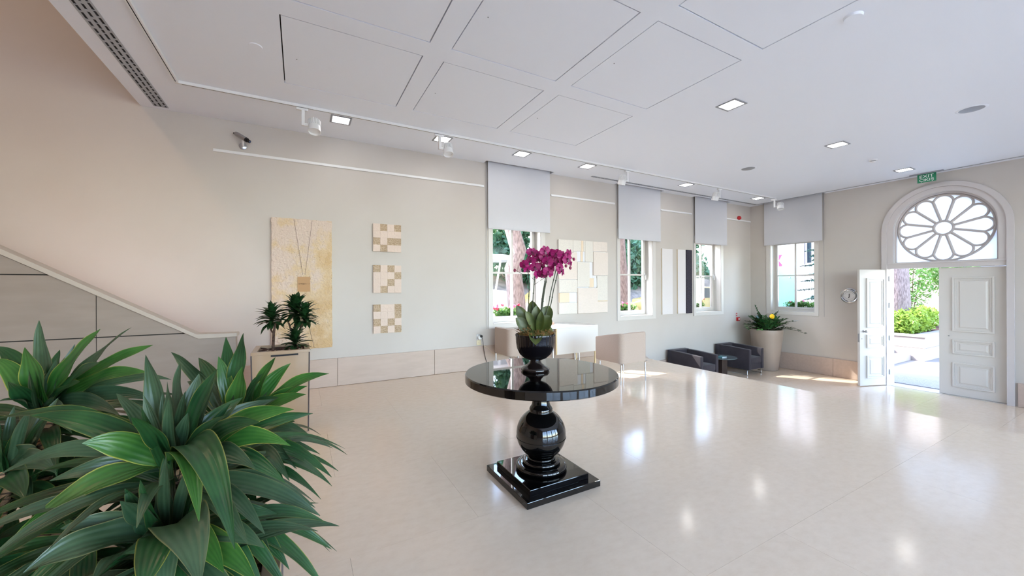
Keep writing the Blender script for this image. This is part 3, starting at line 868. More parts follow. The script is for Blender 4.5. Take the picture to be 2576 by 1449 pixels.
for i, (x, y, lab) in enumerate(DL + [(a, b, 'square downlight behind the viewer, %s of the %s row' % (('first', 'second', 'third', 'fourth', 'fifth')[round((a + 0.9) / 2.76)], 'nearer' if b > -1 else 'further')) for a, b in FILL_DL]):
    o = dl_proto if i == 0 else copy_tree(dl_proto)
    o.location = (x, y, ZC)
    o['label'] = lab

tk = thing('lighting_track', 'white lighting track along the ceiling by the windows', 'track', (4, 5.30, ZC))
part(tk, 'rail', MB().box(-1.155, 10.5, 5.285, 5.32, ZC - 0.032, ZC), MAT['plastic_white'], bevel=0.003)
part(tk, 'slot', MB().box(-1.10, 10.46, 5.298, 5.305, ZC - 0.0328, ZC - 0.03), MAT['slot_dark'])
tk2 = thing('lighting_track', 'white lighting track running beside the stair void vent', 'track', (-1.14, 4, ZC))
part(tk2, 'rail', MB().box(-1.157, -1.122, -4.3, 5.283, ZC - 0.032, ZC), MAT['plastic_white'], bevel=0.003)
part(tk2, 'slot', MB().box(-1.144, -1.137, -4.2, 5.26, ZC - 0.0328, ZC - 0.03), MAT['slot_dark'])
def make_spot():
    t = thing('track_spotlight', 'white finned spotlight', 'spotlight', (0, 0, 0), 'spotlights on the ceiling track')
    part(t, 'adapter', MB().box(-0.05, 0.05, -0.017, 0.017, -0.055, -0.033), MAT['plastic_white'], local=True, bevel=0.004)
    part(t, 'arm', MB().box(-0.006, 0.022, -0.02, 0.02, -0.20, -0.055), MAT['plastic_white'], local=True, bevel=0.003)
    part(t, 'pivot', MB().lathe([(0.016, 0.0), (0.016, 0.04)], (0.01, 0, -0.185), 14, axis='X'), MAT['plastic_white'], local=True, smooth=40)
    M = Matrix.Translation((0.105, 0, -0.185)) @ Matrix.Rotation(R(-18), 4, 'X')
    h = part(t, 'head', MB(M).lathe([(0.0, 0.074), (0.036, 0.072), (0.045, 0.05), (0.048, 0.02), (0.056, -0.02), (0.058, -0.068), (0.052, -0.068), (0.050, -0.05), (0.0, -0.05)], (0, 0, 0), 28), MAT['plastic_white'], local=True, smooth=40)
    m = MB(M)
    for k in range(18):
        a = 2 * math.pi * k / 18
        c, s = math.cos(a), math.sin(a)
        w = 0.0022
        m.add([(c * 0.04 - s * w, s * 0.04 + c * w, 0.078), (c * 0.04 + s * w, s * 0.04 - c * w, 0.078), (c * 0.059 + s * w, s * 0.059 - c * w, 0.055), (c * 0.059 - s * w, s * 0.059 + c * w, 0.055),
               (c * 0.04 - s * w, s * 0.04 + c * w, 0.0), (c * 0.04 + s * w, s * 0.04 - c * w, 0.0), (c * 0.059 + s * w, s * 0.059 - c * w, 0.0), (c * 0.059 - s * w, s * 0.059 + c * w, 0.0)],
              [(0, 1, 2, 3), (7, 6, 5, 4), (0, 4, 5, 1), (1, 5, 6, 2), (2, 6, 7, 3), (3, 7, 4, 0)])
    part(h, 'cooling_fins', m, MAT['plastic_white'], local=True)
    return t
sp = make_spot()
for i, (x, rz, lab) in enumerate([(0.03, 0, 'white finned track spotlight nearest the security camera'), (1.74, 0, 'white finned track spotlight second from the stair side'),
                                  (5.40, R(180), 'white finned track spotlight above the second window blind'), (8.20, R(180), 'white finned track spotlight above the third window blind'),
                                  (10.42, R(-60), 'white track spotlight at the corner end of the track')]):
    o = sp if i == 0 else copy_tree(sp)
    o.location = (x, 5.302, ZC); o.rotation_euler = (0, 0, rz); o.scale = (1.25, 1.25, 1.25); o['label'] = lab

def slot_vent(label, x0, x1, y0, y1, rows, along, d0, d1, sw):
    t = thing('slot_vent', label, 'vent', ((x0 + x1) / 2, (y0 + y1) / 2, ZC), 'ceiling slot vents')
    lo, hi = (x0, x1) if along == 'Y' else (y0, y1)
    p0, p1 = (y0, y1) if along == 'Y' else (x0, x1)
    w = (hi - lo) / rows
    cs = [lo + w * (r + 0.5) for r in range(rows)]
    bx = lambda m, a0, a1, b0, b1, z0, z1: m.box(a0, a1, b0, b1, z0, z1) if along == 'Y' else m.box(b0, b1, a0, a1, z0, z1)
    holes = [rect(c - sw / 2, c + sw / 2, p0 + 0.01, p1 - 0.01) for c in cs]
    to = (lambda a, b, c: (a, b, ZC - 0.006 + c)) if along == 'Y' else (lambda a, b, c: (b, a, ZC - 0.006 + c))
    part(t, 'frame', MB().plate(rect(lo, hi, p0, p1), holes, to, 0.0055), MAT['blade'])
    for c in cs:
        part(t, 'slot', bx(MB(), c - sw / 2, c + sw / 2, p0 + 0.01, p1 - 0.01, ZC - 0.0016, ZC - 0.0004), MAT['slot_dark'])
    m = MB()
    rng = random.Random(3)
    for r, c in enumerate(cs):
        p = d0 + 0.05 * (r % 2)
        while p < d1:
            q = min(p + rng.choice((0.012, 0.02, 0.03)), d1)
            bx(m, c - sw / 2, c + sw / 2, p, q, ZC - 0.0050, ZC - 0.0016)
            p = q + rng.choice((0.05, 0.07, 0.09))
    part(t, 'deflector_blades', m, MAT['blade'], kind='stuff')
slot_vent('long three row slot vent beside the stair void', -1.54, -1.40, -4.2, 6.16, 3, 'Y', 2.5, 6.12, 0.019)
slot_vent('narrow slot vent in front of the window blinds', 5.13, 10.90, 5.965, 6.025, 2, 'X', 5.15, 10.88, 0.018)
slot_vent('narrow slot vent along the entrance wall', 10.862, 10.90, -4.2, 5.955, 1, 'Y', 0.5, 5.94, 0.018)

def disc(name, label, x, y, prof, m, cat, group=None):
    t = thing(name, label, cat, (x, y, ZC), group)
    part(t, 'disc', MB().lathe(prof, (x, y, ZC), 32), m, smooth=40)
    return t
disc('ceiling_cover_plate', 'small round white cover plate on the ceiling beside the first access panel', -0.35, 4.215, [(0, -0.006), (0.052, -0.006), (0.056, 0)], MAT['ceiling'], 'cover plate')
disc('ceiling_cover_plate', 'round white cover plate near the top edge of the ceiling', 3.99, 1.42, [(0, -0.02), (0.06, -0.02), (0.065, 0)], MAT['ceiling'], 'cover plate')
for x, y, lab in ((7.41, 4.22, 'round grey ceiling speaker between the downlight rows'), (7.41, 1.46, 'round grey ceiling speaker nearer the viewer at the right')):
    t = disc('ceiling_speaker', lab, x, y, [(0.115, -0.004), (0.13, -0.006), (0.14, 0)], MAT['ceiling'], 'speaker', 'ceiling speakers')
    part(t, 'grille', MB().lathe([(0, -0.009), (0.1, -0.007), (0.115, -0.003)], (x, y, ZC), 32), MAT['metal_grey'], smooth=40)
t = disc('smoke_detector', 'white smoke detector on the ceiling towards the entrance', 8.85, 2.88, [(0.045, -0.022), (0.058, -0.02), (0.06, 0)], MAT['plastic_white'], 'smoke detector')
part(t, 'sensor_head', MB().lathe([(0, -0.048), (0.03, -0.046), (0.042, -0.036), (0.042, -0.03)], (8.85, 2.88, ZC), 24), MAT['plastic_white'], smooth=40)
part(t, 'vent_gap', MB().lathe([(0.036, -0.032), (0.036, -0.02)], (8.85, 2.88, ZC), 24), MAT['slot_dark'])

# exit sign
ex = thing('exit_sign', 'green EXIT CIKIS sign hanging under the ceiling before the doorway', 'sign', (10.80, 2.71, ZC))
part(ex, 'housing', MB().box(10.77, 10.83, 2.48, 2.95, ZC - 0.022, ZC), MAT['metal_grey'], bevel=0.004)
pl = part(ex, 'panel', MB().box(10.795, 10.805, 2.58, 2.84, 3.475, 3.64), MAT['green_sign'])
for body, z, size in (('EXIT', 3.588, 0.085), ('ÇIKIŞ', 3.518, 0.072)):
    tm = text_mesh(body, size, 1.15)
    cx = sum((min(v.x for v in tm.v), max(v.x for v in tm.v))) / 2
    m = MB(Matrix.Translation((10.793, 2.71, z)) @ Matrix(((0, 0, -1, 0), (-1, 0, 0, 0), (0, 1, 0, 0), (0, 0, 0, 1))))
    m.add([(v.x - cx, v.y, v.z) for v in tm.v], tm.f)
    part(pl, 'lettering', m, MAT['sign_text'])

# ================================================================== ON THE WALLS
cc = thing('security_camera', 'small silver security camera on a wall bracket', 'camera', (-0.66, YW, 3.34))
part(cc, 'wall_plate', MB().lathe([(0.045, 0.0), (0.045, -0.012), (0.03, -0.02)], (-0.66, YW, 3.345), 24, axis='Y'), MAT['steel'], smooth=40)
part(cc, 'bracket', MB().tube([(-0.66, YW - 0.015, 3.345), (-0.655, YW - 0.07, 3.36), (-0.65, YW - 0.10, 3.40)], 0.014, 10), MAT['plastic_white'], smooth=60)
d = Vector((0.75, -0.35, -0.5)).normalized()
c0 = Vector((-0.655, YW - 0.12, 3.425))
b = part(cc, 'body', MB().tube([c0 - d * 0.10, c0 - d * 0.08, c0 + d * 0.05], [0.024, 0.030, 0.030], 16), MAT['steel'], smooth=40)
part(cc, 'lens_hood', MB().tube([c0 + d * 0.05, c0 + d * 0.075, c0 + d * 0.076, c0 + d * 0.11], [0.030, 0.028, 0.020, 0.020], 16), MAT['black'], smooth=40)
part(cc, 'lens', MB().tube([c0 + d * 0.109, c0 + d * 0.112], [0.014, 0.012], 16), MAT['lens'], smooth=40)
part(cc, 'cable', MB().tube([c0 - d * 0.10, c0 - d * 0.13 + Vector((0, 0.02, 0)), c0 - d * 0.14 + Vector((0, 0.08, 0))], 0.006, 8), MAT['black'])

# tall plaster artwork
ta = thing('tall_plaster_artwork', 'tall cracked plaster artwork with a hanging string and brown card', 'artwork', (0.035, YW, 0.58))
m = MB()
rng = random.Random(11)
nx, nz = 14, 34
X0, X1, Z0, Z1 = -0.34, 0.41, 0.585, 2.42
for s, yy in ((0, YW - 0.05), (1, YW - 0.004)):
    for j in range(nz + 1):
        for i in range(nx + 1):
            jx = rng.uniform(-0.004, 0.004) if s == 0 else 0
            ex_ = (rng.uniform(-0.006, 0.004) if i in (0, nx) else 0); ez_ = (rng.uniform(-0.006, 0.004) if j in (0, nz) else 0)
            m.v.append(Vector((X0 + (X1 - X0) * i / nx + ex_, yy + jx, Z0 + (Z1 - Z0) * j / nz + ez_)))
W = nx + 1; NB = W * (nz + 1)
for j in range(nz):
    for i in range(nx):
        a = j * W + i
        m.f.append((a, a + 1, a + 1 + W, a + W)); m.f.append((NB + a, NB + a + W, NB + a + 1 + W, NB + a + 1))
for i in range(nx):
    m.f.append((i, NB + i, NB + i + 1, i + 1)); k = nz * W + i; m.f.append((k, k + 1, NB + k + 1, NB + k))
for j in range(nz):
    k = j * W; m.f.append((k, k + W, NB + k + W, NB + k)); k += nx; m.f.append((k, NB + k, NB + k + W, k + W))
part(ta, 'panel', m, MAT['plaster_art'], smooth=50)
yf = YW - 0.056
for q in ([(-0.07, yf, 2.41), (-0.02, yf - 0.002, 2.05), (0.035, yf, 1.63)], [(0.155, yf, 2.405), (0.12, yf - 0.002, 2.1), (0.062, yf, 1.63)], [(0.10, yf, 1.06), (0.13, yf, 0.8), (0.175, yf, 0.60)]):
    part(ta, 'string', MB().tube(q, 0.0022, 6), MAT['string'])
cd = part(ta, 'card', MB().box(-0.03, 0.128, yf - 0.002, yf + 0.004, 1.395, 1.605), MAT['kraft'])
tm = text_mesh('S1WJ6A / 11', 0.026, 1.0)
cx = (min(v.x for v in tm.v) + max(v.x for v in tm.v)) / 2
m = MB(Matrix.Translation((0.049, yf - 0.003, 1.505)) @ Matrix.Rotation(R(90), 4, 'X'))
m.add([(v.x - cx, v.y, v.z) for v in tm.v], tm.f)
part(cd, 'lettering', m, MAT['ink'])
# three small checkered reliefs
PAT = [['SRSR', 'SSSS', 'RSRR', 'SRSS'], ['RSRS', 'SSSR', 'SSRS', 'SRSS'], ['RSSR', 'SSSR', 'RSRS', 'SRSR']]
for k, (z0, lab) in enumerate(((2.005, 'square checkered relief, top one of the three beside the tall artwork'), (1.365, 'square checkered relief, middle one of the three beside the tall artwork'), (0.74, 'square checkered relief, lowest of the three beside the tall artwork'))):
    t = thing('checkered_relief', lab, 'artwork', (1.2, YW, z0), 'three checkered reliefs')
    x0, w, h = 0.985, 0.425, 0.43 if k < 2 else 0.445
    part(t, 'backing', MB().box(x0 + 0.004, x0 + w - 0.004, YW - 0.03, YW - 0.002, z0 + 0.004, z0 + h - 0.004), MAT['tile_smooth'])
    rng = random.Random(k)
    for r in range(4):
        for c in range(4):
            q = PAT[k][r][c]
            a = x0 + w * c / 4; zz = z0 + h * (3 - r) / 4
            m = MB().box(a + 0.0003, a + w / 4 - 0.0003, YW - (0.038 if q == 'S' else 0.035) - rng.uniform(0, 0.003), YW - 0.028, zz + 0.0003, zz + h / 4 - 0.0003)
            part(t, 'tile', m, MAT['tile_smooth'] if q == 'S' else MAT['tile_rough'], bevel=0.001)
# paper collage
ct = thing('paper_collage', 'large pale collage of stacked ruled paper blocks with peach patches', 'artwork', (5.09, YW, 0.9))
CX0, CX1, CZ0, CZ1 = 4.46, 5.72, 0.905, 2.385
part(ct, 'backing', MB().box(CX0 + 0.01, CX1 - 0.01, YW - 0.03, YW - 0.002, CZ0 + 0.01, CZ1 - 0.01), MAT['paper_white'])
BLK = [(0, .28, 0, .165, .05, 'paper'), (.28, .445, 0, .15, .052, 'paper'), (.445, .49, 0, .15, .052, 'peach'), (.49, .525, 0, .15, .052, 'paper'), (.525, .69, 0, .29, .055, 'paper'), (.69, 1, 0, .138, .055, 'paper2'),
       (.69, 1, .145, .475, .075, 'paper2'), (.355, .435, .15, .29, .045, 'paper_white'), (.435, .48, .15, .29, .046, 'peach'), (.48, .525, .15, .29, .045, 'paper_white'), (.28, .355, .15, .29, .05, 'paper'),
       (.36, .61, .295, .635, .065, 'paper'), (.61, .69, .295, .51, .032, 'paper_white'), (.61, .71, .515, .645, .045, 'peach'), (.71, .77, .515, .645, .046, 'paper_white'), (.69, .77, .475, .515, .034, 'paper_white'), (.77, 1, .48, .83, .06, 'paper'),
       (.77, 1, .83, .845, .061, 'peach'), (.77, 1, .845, 1, .06, 'paper2'), (.36, .77, .65, 1, .08, 'paper2'), (0, .36, .17, .535, .055, 'paper2'), (0, .36, .54, .71, .06, 'paper'), (0, .19, .715, .845, .075, 'peach'),
       (.19, .36, .715, .845, .04, 'paper_white'), (0, .36, .85, 1, .055, 'paper')]
for (a, b, c, d, th, mm) in BLK:
    x0, x1 = CX0 + (CX1 - CX0) * a, CX0 + (CX1 - CX0) * b
    z1, z0 = CZ1 - (CZ1 - CZ0) * c, CZ1 - (CZ1 - CZ0) * d
    part(ct, 'paper_block', MB().box(x0 + 0.0015, x1 - 0.0015, YW - th, YW - 0.03, z0 + 0.0015, z1 - 0.0015), MAT[mm], bevel=0.002)
# narrow panels
for (x0, x1, mm, th, lab) in ((7.44, 7.80, 'canvas_white', 0.032, 'wide white canvas panel between the second and third windows'), (7.985, 8.27, 'canvas_white', 0.032, 'narrow white canvas panel touching the black one'), (8.275, 8.49, 'canvas_black', 0.05, 'narrow black canvas panel beside the third window')):
    t = thing('canvas_panel', lab, 'artwork', ((x0 + x1) / 2, YW, 0.78), 'narrow upright canvas panels')
    z0, z1 = 0.785, 2.335
    part(t, 'face', MB().box(x0, x1, YW - th, YW - th + 0.008, z0, z1), MAT[mm], bevel=0.002)
    part(t, 'stretcher', MB().box(x0 + 0.001, x1 - 0.001, YW - th + 0.008, YW - 0.002, z0 + 0.001, z1 - 0.001), MAT['ochre'] if mm != 'canvas_black' else MAT['canvas_black'])
# alarm sounder, call point
al = thing('alarm_sounder', 'round red fire alarm sounder high on the wall', 'alarm', (10.5, YW, 3.3))
part(al, 'base', MB().lathe([(0.055, 0), (0.055, -0.03), (0.05, -0.035)], (10.5, YW, 3.3), 24, axis='Y'), MAT['red'], smooth=40)
part(al, 'dome', MB().lathe([(0.045, -0.035), (0.042, -0.06), (0.02, -0.075), (0, -0.077)], (10.5, YW, 3.3), 24, axis='Y'), MAT['red'], smooth=60)
cp = thing('fire_call_point', 'small red fire alarm call point with notice above', 'alarm', (10.43, YW, 0.5))
part(cp, 'box', MB().box(10.38, 10.48, YW - 0.05, YW - 0.001, 0.50, 0.60), MAT['red'], bevel=0.006)
part(cp, 'window', MB().box(10.405, 10.455, YW - 0.053, YW - 0.05, 0.525, 0.575), MAT['plastic_white'])
nt_ = part(cp, 'notice', MB().box(10.375, 10.425, YW - 0.006, YW - 0.001, 0.63, 0.72), MAT['red'])
part(nt_, 'symbol', MB().plate([(10.385, 0.65), (10.415, 0.665), (10.385, 0.70)], [], lambda a, b, c: (a, YW - 0.008 + c, b), 0.002), MAT['plastic_white'])
# logo plaque
pq = thing('round_plaque', 'round chrome wall plaque with the letter J beside the doorway', 'plaque', (XD, 4.03, 1.215))
PC = (XD, 4.03, 1.215)
part(pq, 'outer_ring', MB().lathe([(0.172, 0), (0.172, -0.012), (0.155, -0.022), (0.13, -0.012), (0.13, 0)], PC, 48, axis='X'), MAT['chrome'], smooth=40)
part(pq, 'bezel', MB().lathe([(0.131, -0.002), (0.131, -0.022), (0.118, -0.03), (0.108, -0.024), (0.108, -0.002)], PC, 48, axis='X'), MAT['chrome'], smooth=40)
fc = part(pq, 'face', MB().lathe([(0.109, -0.002), (0.109, -0.02), (0, -0.02)], PC, 48, axis='X'), MAT['plastic_white'], smooth=40)
part(fc, 'letter', MB().tube([(XD - 0.022, 4.03, 1.26), (XD - 0.022, 4.03, 1.185), (XD - 0.022, 4.034, 1.172), (XD - 0.022, 4.045, 1.168)], 0.0065, 8), MAT['ink'])
m = MB()
for k in range(40):
    a = 2 * math.pi * k / 40
    if abs(math.sin(a)) < 0.2: continue
    m.box(XD - 0.0215, XD - 0.0195, 4.03 + 0.085 * math.cos(a) - 0.003, 4.03 + 0.085 * math.cos(a) + 0.003, 1.215 + 0.085 * math.sin(a) - 0.004, 1.215 + 0.085 * math.sin(a) + 0.004)
part(fc, 'ring_of_lettering', m, MAT['metal_grey'])
# sockets and cords
so = thing('wall_socket', 'steel power socket with white plug above the skirting', 'socket', (2.76, YW, 0.53))
part(so, 'plate', MB().box(2.715, 2.805, YW - 0.008, YW, 0.525, 0.615), MAT['steel'], bevel=0.002)
part(so, 'plug', MB().lathe([(0.038, 0), (0.038, -0.03), (0.03, -0.045)], (2.765, YW - 0.008, 0.56), 20, axis='Y'), MAT['plastic_white'], smooth=40)
part(so, 'plug_cap', MB().lathe([(0.022, -0.0), (0.022, -0.03), (0.012, -0.04)], (2.785, YW - 0.045, 0.585), 16, axis='Y'), MAT['black'], smooth=40)
so2 = thing('telephone_socket', 'cream telephone socket plate below the power socket', 'socket', (2.76, YW, 0.43))
part(so2, 'plate', MB().box(2.72, 2.80, YW - 0.008, YW, 0.425, 0.51), MAT['cream_plate'], bevel=0.002)
part(so2, 'jack', MB().box(2.752, 2.768, YW - 0.014, YW - 0.008, 0.46, 0.474), MAT['ochre'])
solo('power_cord', MB().tube([(2.79, YW - 0.08, 0.58), (2.80, YW - 0.09, 0.5), (2.83, YW - 0.06, 0.36), (2.87, YW - 0.05, 0.18), (2.92, YW - 0.06, 0.06), (3.05, YW - 0.10, 0.008), (3.6, YW - 0.15, 0.006)], 0.005, 8), MAT['black'],
     'black power cord hanging from the socket to the floor', 'cord', smooth=60)
solo('thin_cream_cable', MB().tube([(2.765, YW - 0.018, 0.465), (2.84, YW - 0.05, 0.41), (2.93, YW - 0.05, 0.36), (3.0, YW - 0.05, 0.27), (3.1, YW - 0.055, 0.23), (3.4, YW - 0.06, 0.2), (3.6, YW - 0.1, 0.1)], 0.0025, 6), MAT['cream_plate'],
     'thin cream cable running from the telephone socket', 'cable', smooth=60)

# ================================================================== PEDESTAL TABLE, URN, ORCHID
TX0, TY0 = 1.595, 2.455
tb = thing('pedestal_table', 'round black lacquered pedestal table on a stepped square base', 'table', (TX0, TY0, 0))
part(tb, 'lower_plinth', MB().box(TX0 - 0.31, TX0 + 0.31, TY0 - 0.31, TY0 + 0.31, 0.001, 0.046), MAT['black_lacquer'], bevel=0.004)
part(tb, 'upper_plinth', MB().box(TX0 - 0.25, TX0 + 0.25, TY0 - 0.25, TY0 + 0.25, 0.046, 0.086), MAT['black_lacquer'], bevel=0.004)
def torus_prof(r, z, h):
    return [(r - h / 2 + h / 2 * math.cos(a), z + h / 2 + h / 2 * math.sin(a)) for a in [R(-90 + 18 * i) for i in range(11)]]
part(tb, 'base_ring', MB().lathe([(0, 0.086)] + torus_prof(0.192, 0.086, 0.042) + [(0.15, 0.128)] + torus_prof(0.143, 0.128, 0.030) + [(0.105, 0.158)] + torus_prof(0.106, 0.158, 0.02) + [(0, 0.178)], (TX0, TY0, 0), 64), MAT['black_lacquer'], smooth=40)
sph = [(0.187 * math.sin(R(a)), 0.345 - 0.187 * math.cos(R(a))) for a in range(26, 155, 4)]
sph2 = []
for r_, z_ in sph:
    sph2.append((r_ - (0.0025 if 0.318 < z_ < 0.328 else 0), z_))
part(tb, 'ball', MB().lathe([(0, sph[0][1])] + sph + [(0, sph[-1][1])], (TX0, TY0, 0), 64), MAT['black_lacquer'], smooth=40)
part(tb, 'ball_seam', MB().lathe([(0.183, 0.318), (0.1885, 0.319), (0.1885, 0.324), (0.183, 0.325)], (TX0, TY0, 0), 64), MAT['black_lacquer'], smooth=40)
part(tb, 'neck', MB().lathe([(0, 0.495), (0.087, 0.495), (0.088, 0.53), (0.084, 0.54), (0.07, 0.56), (0.062, 0.60), (0.064, 0.65), (0.08, 0.70), (0.12, 0.748), (0, 0.748)], (TX0, TY0, 0), 56), MAT['black_lacquer'], smooth=40)
part(tb, 'table_top', MB().lathe([(0, 0.748), (0.562, 0.748), (0.570, 0.754), (0.570, 0.802), (0.563, 0.810), (0, 0.810)], (TX0, TY0, 0), 128), MAT['black_lacquer'], smooth=30)

UX, UY, UZ = 1.575, 2.50, 0.8105
ur = thing('footed_urn', 'dark fluted footed urn standing on the black table', 'urn', (UX, UY, UZ))
part(ur, 'foot', MB().lathe([(0, 0), (0.103, 0), (0.107, 0.008), (0.107, 0.018), (0.098, 0.028), (0.07, 0.042), (0.048, 0.06), (0.040, 0.08), (0.0, 0.082)], (UX, UY, UZ), 72, flute=(12, 0.012)), MAT['urn_foot'], smooth=50)
part(ur, 'bowl', MB().lathe([(0.0, 0.078), (0.042, 0.08), (0.085, 0.098), (0.118, 0.128), (0.138, 0.17), (0.146, 0.215), (0.148, 0.262), (0.152, 0.272), (0.149, 0.28), (0.142, 0.274), (0.139, 0.25), (0.0, 0.245)], (UX, UY, UZ), 144, flute=(36, 0.012)), MAT['urn'], smooth=50)

def leaf_mesh(name, p0, p1, p2, W, material, up, fold=0.25, wave=0.0, n=12, off=(0, 0, 0), base=0.3, peak=0.42, ph=0.0, tippow=2.2, twist=0.0, curl=0.0):
    p0, p1, p2, up = Vector(p0), Vector(p1), Vector(p2), Vector(up)
    off = Vector(off)
    us = (-1.0, -0.55, 0.0, 0.55, 1.0)
    LL = (p2 - p0).length
    p2 = p2 + Vector((0, 0, curl * LL))
    vs, fs, uv = [], [], []
    for i in range(n + 1):
        t = i / n
        p = p0 * (1 - t) ** 2 + p1 * 2 * t * (1 - t) + p2 * t * t
        p = p - Vector((0, 0, curl * LL * (max(0.0, t - 0.55) / 0.45) ** 2))
        tg = ((p1 - p0) * 2 * (1 - t) + (p2 - p1) * 2 * t).normalized()
        side = tg.cross(up)
        side = side.normalized() if side.length > 1e-4 else tg.orthogonal().normalized()
        if twist: side = Matrix.Rotation(twist * t, 3, tg) @ side
        nr = side.cross(tg)
        s = t / peak
        w = (base + (1 - base) * (3 * s * s - 2 * s ** 3)) if t < peak else max(0.02, (1 - ((t - peak) / (1 - peak)) ** tippow)) ** 0.95
        w *= W / 2
        for k, u in enumerate(us):
            q = p + side * u * w + nr * (abs(u) * w * fold + wave * 2 * w * math.sin(11 * t + ph + (1.7 if u > 0 else 0)) * u * u * min(1, t * 3))
            vs.append(q - off); uv.append(((u + 1) / 2, t))
    for i in range(n):
        for k in range(4):
            a = i * 5 + k
            fs.append((a, a + 1, a + 6, a + 5))
    me = bpy.data.meshes.new(name)
    me.from_pydata([tuple(v) for v in vs], [], fs)
    ul = me.uv_layers.new(name='UVMap')
    for poly in me.polygons:
        poly.use_smooth = True
        for li, vi in zip(poly.loop_indices, poly.vertices):
            ul.data[li].uv = uv[vi]
    me.materials.append(material)
    return me
FW = Vector((math.cos(TH), math.sin(TH), 0))

orc = thing('orchid', 'magenta moth orchid with many blooms growing in the dark urn', 'orchid', (UX, UY, 1.06))
OS = 2.95
rng = random.Random(5)
def at_o(px, py, ds=0.0):
    return at(px, py, OS + ds)
ORB = Vector((UX, UY, 1.08))
for (bx, by, tx, ty, W, ds, lift) in ((1340, 850, 1299, 768, 0.085, -0.02, 0.02), (1338, 852, 1297, 800, 0.085, -0.06, 0.03), (1345, 845, 1338, 756, 0.09, 0.08, 0.02), (1352, 850, 1383, 770, 0.11, 0.03, 0.04),
                                      (1356, 850, 1384, 795, 0.10, -0.04, 0.04), (1350, 845, 1322, 783, 0.06, -0.08, 0.03), (1352, 850, 1362, 782, 0.06, -0.08, 0.0), (1347, 838, 1350, 768, 0.08, -0.02, 0.0),
                                      (1346, 833, 1347, 868, 0.10, -0.185, 0.05), (1360, 850, 1390, 835, 0.07, 0.08, 0.06)):
    b0 = at_o(bx, by, 0.0); tp = at_o(tx, ty, ds)
    mid = (b0 + tp) / 2 + Vector((0, 0, lift)) - FW * 0.02
    lf = link('leaf', leaf_mesh('leaf', b0, mid, tp, W, MAT['leaf_orchid'], Vector((0, 0, 0.5)) - FW, 0.3, 0.02, 12, orc.location, 0.45, 0.55, 0, 3.0), orc)
STEMS = [[(1338, 850, 0), (1330, 785, 0), (1331, 722, 0), (1329, 688, 0), (1326, 660, -.02), (1337, 640, -.03)],
         [(1340, 850, 0), (1340, 770, .04), (1343, 720, .04), (1346, 685, .03), (1347, 660, 0), (1360, 650, -.03)],
         [(1350, 850, 0), (1360, 780, -.03), (1366, 735, -.03), (1374, 690, -.03), (1378, 655, -.04), (1374, 634, -.05)],
         [(1352, 850, 0), (1362, 790, .02), (1369, 738, .03), (1377, 692, .03), (1382, 655, .03), (1392, 640, 0)],
         [(1354, 850, 0), (1378, 772, 0), (1386, 732, 0), (1397, 686, 0), (1404, 650, 0), (1420, 637, -.02), (1434, 645, -.03), (1444, 652, -.03)],
         [(1356, 850, 0), (1383, 775, .03), (1392, 732, .04), (1402, 690, .04), (1408, 660, .04), (1425, 655, .02), (1436, 672, 0)],
         [(1356, 850, 0), (1361, 800, -.05), (1366, 745, -.06), (1372, 705, -.06), (1366, 680, -.06)]]
for st_ in STEMS:
    pts = [at_o(*p) for p in st_]
    fine = []
    for i in range(len(pts) - 1):   # smooth polyline
        a, b_, c_, d_ = pts[max(i - 1, 0)], pts[i], pts[i + 1], pts[min(i + 2, len(pts) - 1)]
        for k in range(5):
            t = k / 5
            fine.append(0.5 * ((2 * b_) + (c_ - a) * t + (2 * a - 5 * b_ + 4 * c_ - d_) * t * t + (3 * b_ - a - 3 * c_ + d_) * t ** 3))
    fine.append(pts[-1])
    sm = part(orc, 'stem', MB().tube(fine, [0.0042 - 0.0022 * i / len(fine) for i in range(len(fine))], 7), MAT['stem'], smooth=60)
    m = MB()
    for k in (8, 13):
        m.ball(fine[k], 0.0065, 8, (1, 1, 0.7))
    part(sm, 'node', m, MAT['stem'], smooth=60)
part(orc, 'twig', MB().tube([at_o(1332, 712), at_o(1326, 697), at_o(1312, 688), at_o(1297, 680)], 0.0018, 6).tube([at_o(1328, 690), at_o(1345, 705, .02)], 0.0016, 6)
     .tube([at_o(1344, 716, .03), at_o(1368, 700, 0)], 0.0016, 6), MAT['stem'])
def make_flower(material):
    vs, fs, uv = [], [], []
    def petal(ang, L, W, cup, back):
        n = 6
        d = Vector((math.cos(ang), math.sin(ang), 0)); s = Vector((-math.sin(ang), math.cos(ang), 0))
        st = len(vs)
        for i in range(n + 1):
            t = i / n
            w = W / 2 * (0.25 + 0.75 * math.sin(math.pi * min(1, t * 0.5 / 0.55))) if t < 0.55 else W / 2 * math.sqrt(max(0.0, 1 - ((t - 0.55) / 0.45) ** 2)) * 1.0
            for u in (-1, -0.5, 0, 0.5, 1):
                z = cup * (u * u * 0.5 * w * 2) - back * t * t * L
                vs.append(tuple(d * (0.004 + t * L) + s * (u * w) + Vector((0, 0, z)))); uv.append(((u + 1) / 2, t))
        for i in range(n):
            for k in range(4):
                a = st + i * 5 + k
                fs.append((a, a + 1, a + 6, a + 5))
    petal(R(90), 0.034, 0.026, 0.2, 0.25); petal(R(215), 0.034, 0.026, 0.2, 0.3); petal(R(325), 0.034, 0.026, 0.2, 0.3)
    petal(R(15), 0.037, 0.046, 0.25, 0.1); petal(R(165), 0.037, 0.046, 0.25, 0.1)
    me = bpy.data.meshes.new('flower')
    me.from_pydata(vs, [], fs)
    ul = me.uv_layers.new(name='UVMap')
    for poly in me.polygons:
        poly.use_smooth = True
        for li, vi in zip(poly.loop_indices, poly.vertices): ul.data[li].uv = uv[vi]
    me.materials.append(material)
    return me
fl_me = make_flower(MAT['petal'])
